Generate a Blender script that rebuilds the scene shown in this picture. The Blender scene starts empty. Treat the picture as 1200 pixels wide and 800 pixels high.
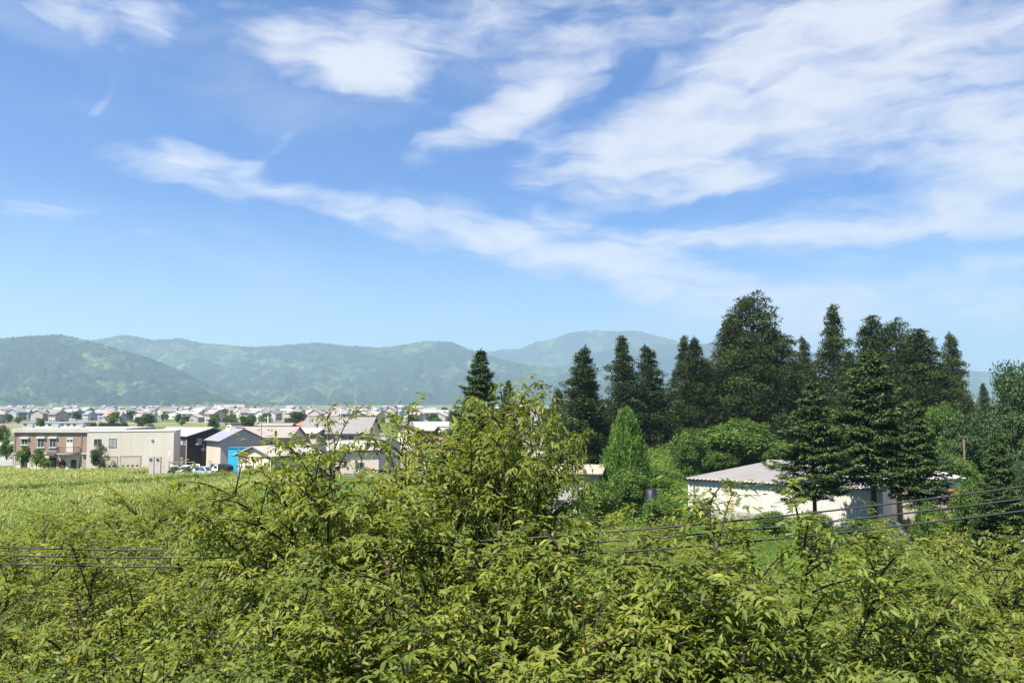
import bpy, math, random
import numpy as np
from mathutils import Vector

# ------------------------------------------------------------------ camera, sky, sun, exposure
SC = bpy.context.scene
COL = SC.collection
R = math.radians
FPX = 933.0                      # focal length in photo pixels (28 mm on a 36 mm frame)
CAM_H = 12.0
PITCH = math.atan(72.0 / FPX)    # horizon sits below the middle of the frame

cam_d = bpy.data.cameras.new('camera')
cam_d.sensor_width = 36.0
cam_d.lens = 28.0
cam_d.clip_start = 0.1
cam_d.clip_end = 60000
cam = bpy.data.objects.new('camera', cam_d)
cam.location = (0, 0, CAM_H)
cam.rotation_euler = (R(90) + PITCH, 0, 0)
COL.objects.link(cam)
SC.camera = cam

SUN_EL, SUN_AZ = 57.0, -138.0      # azimuth measured from +Y (view direction) towards +X
sd = Vector((math.sin(R(SUN_AZ)) * math.cos(R(SUN_EL)), math.cos(R(SUN_AZ)) * math.cos(R(SUN_EL)), math.sin(R(SUN_EL))))
sun_l = bpy.data.lights.new('sun', 'SUN')
sun_l.energy = 4.6
sun_l.angle = R(0.5)
sun_l.color = (1.0, 0.93, 0.81)
sun = bpy.data.objects.new('sun', sun_l)
sun.rotation_euler = sd.to_track_quat('Z', 'Y').to_euler()
sun.location = (0, 0, 200)
COL.objects.link(sun)

SC.view_settings.view_transform = 'Standard'
SC.view_settings.look = 'None'
SC.view_settings.gamma = 1
SC.view_settings.use_curve_mapping = False
SC.view_settings.exposure = 1.5
SC.cycles.max_bounces = 8
SC.cycles.diffuse_bounces = 5
SC.cycles.glossy_bounces = 2
SC.cycles.transmission_bounces = 6
SC.cycles.transparent_max_bounces = 4
SC.cycles.volume_bounces = 1
SC.cycles.sample_clamp_indirect = 6


def ray(px, py):
    u = (px - 600.0) / FPX
    v = (400.0 - py) / FPX
    return Vector((u, math.cos(PITCH) - v * math.sin(PITCH), math.sin(PITCH) + v * math.cos(PITCH)))


def P(px, py, D):
    """world point seen at photo pixel (px, py) at depth y = D"""
    d = ray(px, py)
    s = D / d.y
    return Vector((d.x * s, D, CAM_H + d.z * s))


def xp(px, D, py=500):
    return P(px, py, D).x


def zp(py, D, px=600):
    return P(px, py, D).z


def azel(px, py):
    d = ray(px, py).normalized()
    return math.atan2(d.x, d.y), math.asin(d.z)


# ---- world: Nishita sky with cirrus laid out by sky direction
W = bpy.data.worlds.new('World')
SC.world = W
W.use_nodes = True
nt = W.node_tree
nt.nodes.clear()
N, L = nt.nodes.new, nt.links.new


def nmath(op, a, b=None, clamp=False):
    m = N('ShaderNodeMath')
    m.operation = op
    m.use_clamp = clamp
    for i, v in enumerate((a, b)):
        if v is None:
            continue
        if isinstance(v, (int, float)):
            m.inputs[i].default_value = v
        else:
            L(v, m.inputs[i])
    return m.outputs[0]


tc = N('ShaderNodeTexCoord')
sep = N('ShaderNodeSeparateXYZ')
L(tc.outputs['Generated'], sep.inputs[0])
az = nmath('ARCTAN2', sep.outputs[0], sep.outputs[1])
el = nmath('ARCSINE', sep.outputs[2])
comb = N('ShaderNodeCombineXYZ')
L(az, comb.inputs[0])
L(el, comb.inputs[1])


def wnoise(vec, scale, detail, rough, rot=0.0, sx=1.0, sy=1.0, dist=0.0, off=0.0):
    mp = N('ShaderNodeMapping')
    mp.inputs['Rotation'].default_value = (0, 0, rot)
    mp.inputs['Scale'].default_value = (sx, sy, 1)
    mp.inputs['Location'].default_value = (off, off * 0.7, off)
    L(vec, mp.inputs[0])
    n = N('ShaderNodeTexNoise')
    n.inputs['Scale'].default_value = scale
    n.inputs['Detail'].default_value = detail
    n.inputs['Roughness'].default_value = rough
    n.inputs['Distortion'].default_value = dist
    L(mp.outputs[0], n.inputs['Vector'])
    return n


# warp the directions so the cloud edges curl and fray
w1 = wnoise(comb.outputs[0], 7.0, 4, 0.55, off=3.1)
vs = N('ShaderNodeVectorMath'); vs.operation = 'SUBTRACT'
L(w1.outputs['Color'], vs.inputs[0]); vs.inputs[1].default_value = (.5, .5, .5)
vm = N('ShaderNodeVectorMath'); vm.operation = 'MULTIPLY'
L(vs.outputs[0], vm.inputs[0]); vm.inputs[1].default_value = (.085, .05, 0)
va = N('ShaderNodeVectorMath'); va.operation = 'ADD'
L(comb.outputs[0], va.inputs[0]); L(vm.outputs[0], va.inputs[1])
warped = va.outputs[0]

CLOUDS = [  # photo-frame bearing of each cloud, half length, half width, tilt, thickness
    (75, 8, 62, 30, -30, 1.0), (165, 22, 60, 42, 10, .6), (270, 15, 110, 40, 0, .35),
    (450, 62, 150, 52, 4, 1.0), (400, 85, 90, 26, -5, .5), (560, 15, 120, 35, 0, .3),
    (640, 92, 85, 42, 35, 1.0), (560, 150, 85, 26, 28, .95),
    (205, 193, 105, 22, -8, 1.0), (320, 175, 50, 9, 35, .4), (28, 244, 75, 12, -4, .85), (298, 226, 62, 12, 0, .6),
    (375, 240, 80, 16, -14, .6), (500, 262, 110, 26, -9, .95), (605, 292, 90, 22, -20, .75),
    (690, 305, 110, 22, -15, .5), (800, 335, 150, 34, -20, .65), (920, 372, 170, 42, -12, .65),
    (740, 172, 130, 46, 12, 1.15), (870, 130, 190, 75, 22, .9), (1030, 90, 230, 110, 15, .66), (1160, 150, 170, 90, 10, .55),
    (1190, 200, 110, 45, 30, .65), (740, 20, 190, 60, 0, .40), (1010, 10, 280, 75, 5, .62),
    (860, 214, 48, 15, 4, .8), (850, 268, 190, 20, 8, .75), (700, 245, 140, 18, 14, .45), (985, 262, 150, 15, 6, .55),
    (910, 288, 70, 12, 2, .55), (1090, 262, 180, 18, 4, .6), (1100, 335, 260, 60, 0, .5), (1040, 390, 300, 50, 0, .45),
    (180, 277, 30, 7, -8, .4), (105, 118, 60, 9, 40, .28), (700, 300, 200, 60, -8, .25),
    (1400, 150, 300, 160, 10, .7), (-300, 130, 280, 60, 10, .6),
]
tot = None
for (cx, cy, hl, hw, tilt, st) in CLOUDS:
    a0, e0 = azel(cx, cy)
    a1, e1 = azel(cx + 5, cy)
    a2, e2 = azel(cx, cy - 5)
    sa, se = math.hypot(a1 - a0, e1 - e0) / 5, math.hypot(a2 - a0, e2 - e0) / 5
    mp = N('ShaderNodeMapping'); mp.vector_type = 'TEXTURE'
    mp.inputs['Location'].default_value = (a0, e0, 0)
    mp.inputs['Rotation'].default_value = (0, 0, R(tilt) + math.atan2(e1 - e0, a1 - a0))
    mp.inputs['Scale'].default_value = (hl * 1.25 * sa, hw * 1.35 * se, 1)
    L(warped, mp.inputs[0])
    g = N('ShaderNodeTexGradient'); g.gradient_type = 'SPHERICAL'
    L(mp.outputs[0], g.inputs[0])
    v = nmath('MULTIPLY', nmath('POWER', g.outputs['Fac'], 0.75), st)
    tot = v if tot is None else nmath('ADD', tot, v)
tot = nmath('MINIMUM', tot, 1.25)
streak = wnoise(warped, 6.0, 7, 0.58, rot=R(-14), sx=1.6, sy=6.5, dist=0.6, off=1.7)
puff = wnoise(warped, 12.0, 4, 0.5, sx=1.0, sy=1.7, off=5.2)
veil = wnoise(comb.outputs[0], 2.2, 5, 0.55, rot=R(-12), sx=1.0, sy=3.5, dist=0.4, off=9.0)
tex = nmath('ADD', nmath('MULTIPLY', streak.outputs['Fac'], 0.75), nmath('MULTIPLY', puff.outputs['Fac'], 0.45))
dens = nmath('SUBTRACT', nmath('ADD', nmath('MULTIPLY', tot, 0.86), nmath('MULTIPLY', tex, 2.3)), 1.38)
mr = N('ShaderNodeMapRange'); mr.interpolation_type = 'SMOOTHSTEP'
mr.inputs['From Min'].default_value = 0.0
mr.inputs['From Max'].default_value = 1.25
mr.inputs['To Max'].default_value = 0.86
L(dens, mr.inputs['Value'])
gate = N('ShaderNodeMapRange'); gate.interpolation_type = 'SMOOTHSTEP'
gate.inputs['From Min'].default_value = 0.0
gate.inputs['From Max'].default_value = 0.30
L(tot, gate.inputs['Value'])
cov = nmath('MULTIPLY', mr.outputs[0], gate.outputs[0])
vr = N('ShaderNodeMapRange'); vr.interpolation_type = 'SMOOTHSTEP'
vr.inputs['From Min'].default_value = 0.48
vr.inputs['From Max'].default_value = 0.80
vr.inputs['To Max'].default_value = 0.30
L(veil.outputs['Fac'], vr.inputs['Value'])
cov = nmath('MAXIMUM', cov, vr.outputs[0])
lowm = N('ShaderNodeMapRange'); lowm.interpolation_type = 'SMOOTHSTEP'      # milky air low over the far hills
lowm.inputs['From Min'].default_value = R(15)
lowm.inputs['From Max'].default_value = R(1)
lowm.inputs['To Max'].default_value = 0.55
L(el, lowm.inputs['Value'])

sky = N('ShaderNodeTexSky')
sky.sky_type = 'NISHITA'
sky.sun_disc = False
sky.sun_elevation = R(SUN_EL)
sky.sun_rotation = R(SUN_AZ)
sky.air_density = 1.0
sky.dust_density = 0.6
sky.ozone_density = 2.2
SKY_GAIN = (.21, .57, 1.07)
CLOUD_COL = (6.3, 6.2, 6.5)
sg = N('ShaderNodeVectorMath'); sg.operation = 'MULTIPLY'
L(sky.outputs[0], sg.inputs[0]); sg.inputs[1].default_value = SKY_GAIN
mx = N('ShaderNodeMix'); mx.data_type = 'RGBA'
L(cov, mx.inputs[0])
lowmix = N('ShaderNodeMix'); lowmix.data_type = 'RGBA'
L(lowm.outputs[0], lowmix.inputs[0])
L(sg.outputs[0], lowmix.inputs[6])
lowmix.inputs[7].default_value = (5.2, 6.9, 6.8, 1)
L(lowmix.outputs[2], mx.inputs[6])
mx.inputs[7].default_value = (*CLOUD_COL, 1)
bg = N('ShaderNodeBackground')
bg.inputs['Strength'].default_value = 0.052
L(mx.outputs[2], bg.inputs['Color'])
wo = N('ShaderNodeOutputWorld')
L(bg.outputs[0], wo.inputs['Surface'])

# ------------------------------------------------------------------ helpers
rng = np.random.default_rng(11)
random.seed(5)


def tag(o, label=None, cat=None, group=None, kind=None):
    if label: o['label'] = label
    if cat: o['category'] = cat
    if group: o['group'] = group
    if kind: o['kind'] = kind
    return o


def empty(name, loc, rz=0.0):
    o = bpy.data.objects.new(name, None)
    o.empty_display_size = 0.5
    o.location = loc
    o.rotation_euler = (0, 0, rz)
    COL.objects.link(o)
    return o


def link(name, me, parent=None):
    o = bpy.data.objects.new(name, me)
    COL.objects.link(o)
    if parent is not None:
        o.parent = parent
    return o


def copy_tree(o, parent=None):
    c = o.copy()
    COL.objects.link(c)
    if parent is not None:
        c.parent = parent
    for ch in list(o.children):
        copy_tree(ch, c)
    return c


class MB:
    """collects plain polygons for one mesh"""
    def __init__(s):
        s.v, s.f, s.m = [], [], []

    def poly(s, pts, m=0):
        b = len(s.v)
        s.v += [tuple(p) for p in pts]
        s.f.append(list(range(b, b + len(pts))))
        s.m.append(m)
        return s

    def box(s, x0, x1, y0, y1, z0, z1, m=0):
        b = len(s.v)
        s.v += [(x0, y0, z0), (x1, y0, z0), (x1, y1, z0), (x0, y1, z0), (x0, y0, z1), (x1, y0, z1), (x1, y1, z1), (x0, y1, z1)]
        for q in ((0, 3, 2, 1), (4, 5, 6, 7), (0, 1, 5, 4), (1, 2, 6, 5), (2, 3, 7, 6), (3, 0, 4, 7)):
            s.f.append([b + i for i in q]); s.m.append(m)
        return s

    def prism(s, prof, a0, a1, axis='x', m=0):
        """closed profile of 2-D points extruded along an axis"""
        b = len(s.v); n = len(prof)
        for a in (a0, a1):
            for p, q in prof:
                s.v.append((a, p, q) if axis == 'x' else (p, a, q) if axis == 'y' else (p, q, a))
        s.f.append([b + i for i in range(n)][::-1]); s.m.append(m)
        s.f.append([b + n + i for i in range(n)]); s.m.append(m)
        for i in range(n):
            j = (i + 1) % n
            s.f.append([b + i, b + j, b + n + j, b + n + i]); s.m.append(m)
        return s

    def tube(s, pts, rad, sides=6, m=0, cap=True):
        pts = [Vector(p) for p in pts]
        if not hasattr(rad, '__len__'):
            rad = [rad] * len(pts)
        b = len(s.v)
        n = len(pts)
        for i, p in enumerate(pts):
            t = (pts[min(i + 1, n - 1)] - pts[max(i - 1, 0)])
            t = t.normalized() if t.length > 1e-9 else Vector((0, 0, 1))
            a = t.cross(Vector((0, 0, 1)))
            if a.length < 1e-3: a = Vector((1, 0, 0))
            a.normalize(); c = t.cross(a)
            for k in range(sides):
                an = 2 * math.pi * k / sides
                q = p + (a * math.cos(an) + c * math.sin(an)) * rad[i]
                s.v.append(tuple(q))
        for i in range(n - 1):
            for k in range(sides):
                k2 = (k + 1) % sides
                s.f.append([b + i * sides + k, b + i * sides + k2, b + (i + 1) * sides + k2, b + (i + 1) * sides + k]); s.m.append(m)
        if cap:
            s.f.append([b + k for k in range(sides)][::-1]); s.m.append(m)
            s.f.append([b + (n - 1) * sides + k for k in range(sides)]); s.m.append(m)
        return s

    def mesh(s, name, mats, smooth=False, bevel=0.0):
        me = bpy.data.meshes.new(name)
        me.from_pydata(s.v, [], s.f)
        for mt in (mats if isinstance(mats, (list, tuple)) else [mats]):
            me.materials.append(mt)
        me.polygons.foreach_set('material_index', s.m)
        if smooth:
            me.polygons.foreach_set('use_smooth', [True] * len(s.f))
        me.update()
        return me

    def build(s, name, mats, parent=None, smooth=False):
        return link(name, s.mesh(name, mats, smooth), parent)


# leaf-like faces built with numpy ---------------------------------------------------
T_QUAD = (np.array([[0, 0, 0], [.45, -.5, 0], [1, 0, -.06], [.45, .5, 0]]), [[0, 1, 2, 3]])
T_FOLD = (np.array([[0, 0, 0], [.3, -.46, .07], [.68, -.38, .03], [1, 0, -.16], [.68, .38, .03], [.3, .46, .07]]), [[0, 1, 2, 3], [0, 3, 4, 5]])
T_LEAF = (np.array([[0, 0, 0], [.5, 0, -.02], [1, 0, -.12], [.28, -.46, .06], [.66, -.36, .0], [.28, .46, .06], [.66, .36, .0]]),
          [[0, 3, 1], [3, 4, 2, 1], [0, 1, 5], [1, 2, 6, 5]])
T_BLADE = (np.array([[0, -.5, 0], [0, .5, 0], [.55, .45, .1], [.55, -.45, .1], [1, 0, -.22]]), [[0, 1, 2, 3], [3, 2, 4]])


def nrm(a):
    return a / np.maximum(np.linalg.norm(a, axis=-1, keepdims=True), 1e-9)


def leaf_mesh(name, pos, axis, up, length, width, tint, mat, tmpl=T_FOLD):
    axis = nrm(axis)
    side = nrm(np.cross(up, axis))
    nor = np.cross(axis, side)
    tv, tf = tmpl
    n, k = len(pos), len(tv)
    length = np.asarray(length)[:, None, None]; width = np.asarray(width)[:, None, None]
    v = (pos[:, None, :] + axis[:, None, :] * tv[None, :, 0:1] * length + side[:, None, :] * tv[None, :, 1:2] * width
         + nor[:, None, :] * tv[None, :, 2:3] * length)
    return raw_mesh(name, v.reshape(-1, 3), n, k, tf, np.repeat(tint, k), mat)


def raw_mesh(name, v, n, k, tf, tint, mat):
    me = bpy.data.meshes.new(name)
    me.vertices.add(len(v))
    me.vertices.foreach_set('co', v.astype(np.float32).ravel())
    sizes = np.array([len(f) for f in tf]); flat = np.concatenate([np.array(f) for f in tf])
    nl = len(flat)
    loops = (flat[None, :] + (np.arange(n) * k)[:, None]).ravel()
    me.loops.add(n * nl)
    me.loops.foreach_set('vertex_index', loops.astype(np.int32))
    starts = (np.concatenate([[0], np.cumsum(sizes)[:-1]])[None, :] + (np.arange(n) * nl)[:, None]).ravel()
    me.polygons.add(n * len(tf))
    me.polygons.foreach_set('loop_start', starts.astype(np.int32))
    at = me.attributes.new('tint', 'FLOAT', 'POINT')
    at.data.foreach_set('value', tint.astype(np.float32))
    me.materials.append(mat)
    me.update(calc_edges=True)
    return me


# materials -----------------------------------------------------------------------
MATS = {}


def newmat(name):
    m = bpy.data.materials.new(name)
    m.use_nodes = True
    t = m.node_tree
    t.nodes.clear()
    o = t.nodes.new('ShaderNodeOutputMaterial')
    return m, t, o


def plain(name, c, rough=.7, var=.15, scale=1.5, spec=.3, metal=0.0, bump=0.0, streak=False):
    """one surface with uneven weathering"""
    if name in MATS: return MATS[name]
    m, t, o = newmat(name)
    b = t.nodes.new('ShaderNodeBsdfPrincipled')
    tcn = t.nodes.new('ShaderNodeTexCoord')
    mp = t.nodes.new('ShaderNodeMapping')
    if streak: mp.inputs['Scale'].default_value = (1, 1, .15)
    t.links.new(tcn.outputs['Object'], mp.inputs[0])
    n = t.nodes.new('ShaderNodeTexNoise')
    n.inputs['Scale'].default_value = scale; n.inputs['Detail'].default_value = 6; n.inputs['Roughness'].default_value = .65
    t.links.new(mp.outputs[0], n.inputs['Vector'])
    r = t.nodes.new('ShaderNodeValToRGB')
    r.color_ramp.elements[0].position = .3; r.color_ramp.elements[1].position = .7
    r.color_ramp.elements[0].color = (*[x * (1 - var) for x in c], 1)
    r.color_ramp.elements[1].color = (*[min(1, x * (1 + var)) for x in c], 1)
    t.links.new(n.outputs['Fac'], r.inputs[0])
    t.links.new(r.outputs[0], b.inputs['Base Color'])
    b.inputs['Roughness'].default_value = rough
    b.inputs['Specular IOR Level'].default_value = spec
    b.inputs['Metallic'].default_value = metal
    if bump:
        bp = t.nodes.new('ShaderNodeBump'); bp.inputs['Strength'].default_value = bump; bp.inputs['Distance'].default_value = .05
        t.links.new(n.outputs['Fac'], bp.inputs['Height']); t.links.new(bp.outputs[0], b.inputs['Normal'])
    t.links.new(b.outputs[0], o.inputs[0])
    MATS[name] = m
    return m


def leafmat(name, stops, trans=.35, rough=.5, spec=.35, tmul=(1.5, 1.35, .6)):
    """leaf: colour by the tint of each leaf, light passes through"""
    m, t, o = newmat(name)
    a = t.nodes.new('ShaderNodeAttribute'); a.attribute_name = 'tint'
    r = t.nodes.new('ShaderNodeValToRGB')
    els = r.color_ramp.elements
    while len(els) < len(stops): els.new(.5)
    for e, (p, c) in zip(els, stops):
        e.position = p; e.color = (*c, 1)
    t.links.new(a.outputs['Fac'], r.inputs[0])
    oi = t.nodes.new('ShaderNodeObjectInfo')
    vary = t.nodes.new('ShaderNodeMix'); vary.data_type = 'RGBA'
    vary.inputs[6].default_value = (.88, .95, .9, 1); vary.inputs[7].default_value = (1.08, 1.04, 1.0, 1)
    t.links.new(oi.outputs['Random'], vary.inputs[0])
    own = t.nodes.new('ShaderNodeVectorMath'); own.operation = 'MULTIPLY'
    t.links.new(r.outputs[0], own.inputs[0]); t.links.new(vary.outputs[2], own.inputs[1])
    r = own
    b = t.nodes.new('ShaderNodeBsdfPrincipled')
    b.inputs['Roughness'].default_value = rough
    b.inputs['Specular IOR Level'].default_value = spec
    t.links.new(r.outputs[0], b.inputs['Base Color'])
    g = t.nodes.new('ShaderNodeVectorMath'); g.operation = 'MULTIPLY'
    t.links.new(r.outputs[0], g.inputs[0]); g.inputs[1].default_value = tmul
    tr = t.nodes.new('ShaderNodeBsdfTranslucent')
    t.links.new(g.outputs[0], tr.inputs['Color'])
    mixs = t.nodes.new('ShaderNodeMixShader'); mixs.inputs[0].default_value = trans
    t.links.new(b.outputs[0], mixs.inputs[1]); t.links.new(tr.outputs[0], mixs.inputs[2])
    t.links.new(mixs.outputs[0], o.inputs[0])
    MATS[name] = m
    return m


M_CHERRY = leafmat('cherry_leaf', [(0, (.072, .100, .020)), (.45, (.162, .202, .046)), (.8, (.255, .280, .056)), (.93, (.42, .35, .05)), (1, (.30, .15, .05))], .45, .5, .25, (1.5, 1.45, .5))
M_CEDAR = leafmat('cedar_needles', [(0, (.011, .018, .007)), (.5, (.034, .054, .016)), (.9, (.085, .115, .034)), (1, (.08, .055, .03))], .12, .7, .15)
M_FIR = leafmat('fir_needles', [(0, (.012, .028, .012)), (.6, (.034, .066, .02)), (1, (.11, .155, .045))], .15, .65, .2)
M_BROAD = leafmat('broad_leaf', [(0, (.04, .08, .016)), (.5, (.09, .16, .028)), (1, (.17, .25, .045))], .36, .5, .35)
M_LIME = leafmat('young_cypress_leaf', [(0, (.05, .11, .02)), (.5, (.10, .19, .035)), (1, (.16, .26, .05))], .3, .6, .2)
M_OLIVE = leafmat('dull_leaf', [(0, (.02, .045, .016)), (.5, (.045, .085, .028)), (1, (.10, .14, .05))], .22, .6, .25)
M_MAROON = leafmat('maroon_leaf', [(0, (.05, .012, .02)), (1, (.13, .03, .05))], .25, .6, .2)
M_CORN = leafmat('corn_leaf', [(0, (.12, .19, .06)), (.5, (.21, .30, .09)), (.75, (.30, .37, .12)), (.85, (.42, .43, .18)), (1, (.56, .53, .27))], .35, .55, .25)
M_GRASS = leafmat('grass_blade', [(0, (.05, .10, .015)), (.6, (.10, .18, .025)), (1, (.20, .24, .05))], .35, .6, .2)
M_BARK = plain('cherry_bark', (.040, .029, .024), .85, .4, 9, .2, bump=.5)
M_CBARK = plain('cedar_bark', (.07, .042, .03), .9, .4, 3, .1, bump=.5)

# ------------------------------------------------------------------ ground sheet


def sstep(a, b, x):
    t = np.clip((x - a) / (b - a), 0, 1)
    return t * t * (3 - 2 * t)


def bank(x, y):
    """low overgrown bank behind the warehouse and under the cedars"""
    x = np.asarray(x, float); y = np.asarray(y, float)
    edge = 116 + 4 * np.sin(x * .09) - .28 * (x - 20)
    h = sstep(0, 22, y - edge) * sstep(6, 24, x) * sstep(260, 190, x) * sstep(420, 330, y)
    return h * (3.6 + .5 * np.sin(x * .13 + y * .07) + .35 * np.sin(x * .31 - y * .23))


def gz(x, y):
    return float(bank(x, y))


xs = np.unique(np.concatenate([np.linspace(-15000, -400, 36), np.linspace(-400, -130, 20), np.arange(-130, 200, 3.0), np.linspace(200, 500, 16), np.linspace(500, 15000, 36)]))
ys = np.unique(np.concatenate([np.linspace(-800, -20, 8), np.arange(-20, 240, 3.0), np.linspace(240, 700, 24), np.linspace(700, 12000, 50)]))
gx, gy = np.meshgrid(xs, ys)
gzv = bank(gx, gy)
gv = np.stack([gx, gy, gzv], -1).reshape(-1, 3)
nx, ny = len(xs), len(ys)
gf = [[j * nx + i, j * nx + i + 1, (j + 1) * nx + i + 1, (j + 1) * nx + i] for j in range(ny - 1) for i in range(nx - 1)]
gm = bpy.data.meshes.new('ground')
gm.from_pydata(gv.tolist(), [], gf)
gm.polygons.foreach_set('use_smooth', [True] * len(gf))


def ground_mat():
    m, t, o = newmat('ground_soil_and_fields')
    b = t.nodes.new('ShaderNodeBsdfPrincipled'); b.inputs['Roughness'].default_value = .95; b.inputs['Specular IOR Level'].default_value = .1
    tcn = t.nodes.new('ShaderNodeTexCoord')
    v = t.nodes.new('ShaderNodeTexVoronoi'); v.inputs['Scale'].default_value = .012
    t.links.new(tcn.outputs['Object'], v.inputs['Vector'])
    rv = t.nodes.new('ShaderNodeValToRGB'); rv.color_ramp.interpolation = 'CONSTANT'
    els = rv.color_ramp.elements
    for _ in range(3): els.new(.5)
    for e, (p, c) in zip(els, [(0, (.09, .13, .035)), (.3, (.15, .165, .07)), (.5, (.17, .16, .11)), (.65, (.09, .115, .045)), (.85, (.20, .18, .14))]):
        e.position = p; e.color = (*c, 1)
    sx = t.nodes.new('ShaderNodeSeparateColor'); t.links.new(v.outputs['Color'], sx.inputs[0]); t.links.new(sx.outputs[0], rv.inputs[0])
    n = t.nodes.new('ShaderNodeTexNoise'); n.inputs['Scale'].default_value = .35; n.inputs['Detail'].default_value = 8
    t.links.new(tcn.outputs['Object'], n.inputs['Vector'])
    rn = t.nodes.new('ShaderNodeValToRGB')
    rn.color_ramp.elements[0].position = .35; rn.color_ramp.elements[1].position = .7
    rn.color_ramp.elements[0].color = (.04, .075, .016, 1); rn.color_ramp.elements[1].color = (.10, .15, .03, 1)
    t.links.new(n.outputs['Fac'], rn.inputs[0])
    # cultivated plots begin beyond the village
    sp = t.nodes.new('ShaderNodeSeparateXYZ'); t.links.new(tcn.outputs['Object'], sp.inputs[0])
    mrn = t.nodes.new('ShaderNodeMapRange'); mrn.inputs['From Min'].default_value = 190; mrn.inputs['From Max'].default_value = 260
    t.links.new(sp.outputs[1], mrn.inputs['Value'])
    mxn = t.nodes.new('ShaderNodeMix'); mxn.data_type = 'RGBA'
    t.links.new(mrn.outputs[0], mxn.inputs[0]); t.links.new(rn.outputs[0], mxn.inputs[6]); t.links.new(rv.outputs[0], mxn.inputs[7])
    t.links.new(mxn.outputs[2], b.inputs['Base Color'])
    t.links.new(b.outputs[0], o.inputs[0])
    return m


gm.materials.append(ground_mat())
tag(link('ground', gm), kind='structure')

# gravel and asphalt yard in front of the houses (a thin sheet on the soil)
M_ASPH = plain('asphalt', (.11, .108, .105), .9, .2, .8, .2)
M_CONC = plain('concrete', (.36, .35, .33), .85, .15, .9, .2, streak=True)
tag(MB().box(-68, 10, 131.5, 150, -.2, .02).build('parking_lot', M_ASPH), kind='structure')
tag(MB().box(-72, 12, 150.01, 262, -.2, .02).build('village_street', plain('worn_gravel', (.20, .185, .16), .95, .25, .25, .1)), kind='structure')
tag(MB().box(26, 48, 66.5, 73.5, -.2, .02).build('yard', M_CONC), kind='structure')

# ------------------------------------------------------------------ mountains


def vnoise(x, y, seed=0):
    """smooth value noise on arrays"""
    xi = np.floor(x).astype(np.int64); yi = np.floor(y).astype(np.int64)
    fx = x - xi; fy = y - yi
    fx = fx * fx * (3 - 2 * fx); fy = fy * fy * (3 - 2 * fy)

    def h(a, b):
        n = (a * 374761393 + b * 668265263 + seed * 1442695041) & 0xffffffff
        n = ((n ^ (n >> 13)) * 1274126177) & 0xffffffff
        return ((n ^ (n >> 16)) & 0xffff) / 65535.0
    return (h(xi, yi) * (1 - fx) + h(xi + 1, yi) * fx) * (1 - fy) + (h(xi, yi + 1) * (1 - fx) + h(xi + 1, yi + 1) * fx) * fy


def fbm(x, y, seed=0, oct=4):
    s = 0; a = .5
    for i in range(oct):
        s = s + a * vnoise(x, y, seed + i * 17); x = x * 2.03; y = y * 2.03; a *= .5
    return s / (1 - .5 ** oct)


def crowns(x, y, cell, seed):
    """canopy of tree crowns on a jittered grid: height bump 0..1 and a value per tree"""
    gx_, gy_ = x / cell, y / cell
    xi = np.floor(gx_).astype(np.int64); yi = np.floor(gy_).astype(np.int64)
    best = np.zeros_like(x); idv = np.zeros_like(x)

    def h(a, b, s):
        n = (a * 374761393 + b * 668265263 + (seed + s) * 1442695041) & 0xffffffff
        n = ((n ^ (n >> 13)) * 1274126177) & 0xffffffff
        return ((n ^ (n >> 16)) & 0xffff) / 65535.0
    for dx in (-1, 0, 1):
        for dy in (-1, 0, 1):
            a, b = xi + dx, yi + dy
            cx, cy = a + .2 + .6 * h(a, b, 1), b + .2 + .6 * h(a, b, 2)
            r = .55 + .4 * h(a, b, 3)
            d = np.sqrt((gx_ - cx) ** 2 + (gy_ - cy) ** 2) / r
            v = np.maximum(0, 1 - d * d) * (.6 + .4 * h(a, b, 4))
            k = v > best
            best = np.where(k, v, best); idv = np.where(k, h(a, b, 5), idv)
    return best, idv


def forest_mat():
    m, t, o = newmat('mountain_forest')
    a = t.nodes.new('ShaderNodeAttribute'); a.attribute_name = 'tint'
    r = t.nodes.new('ShaderNodeValToRGB')
    els = r.color_ramp.elements
    for _ in range(3): els.new(.5)
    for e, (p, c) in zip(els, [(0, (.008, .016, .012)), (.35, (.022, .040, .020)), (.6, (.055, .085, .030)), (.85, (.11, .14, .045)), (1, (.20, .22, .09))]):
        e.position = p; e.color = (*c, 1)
    t.links.new(a.outputs['Fac'], r.inputs[0])
    b = t.nodes.new('ShaderNodeBsdfPrincipled'); b.inputs['Roughness'].default_value = .95; b.inputs['Specular IOR Level'].default_value = .05
    t.links.new(r.outputs[0], b.inputs['Base Color'])
    t.links.new(b.outputs[0], o.inputs[0])
    return m


M_FOREST = forest_mat()


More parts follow.
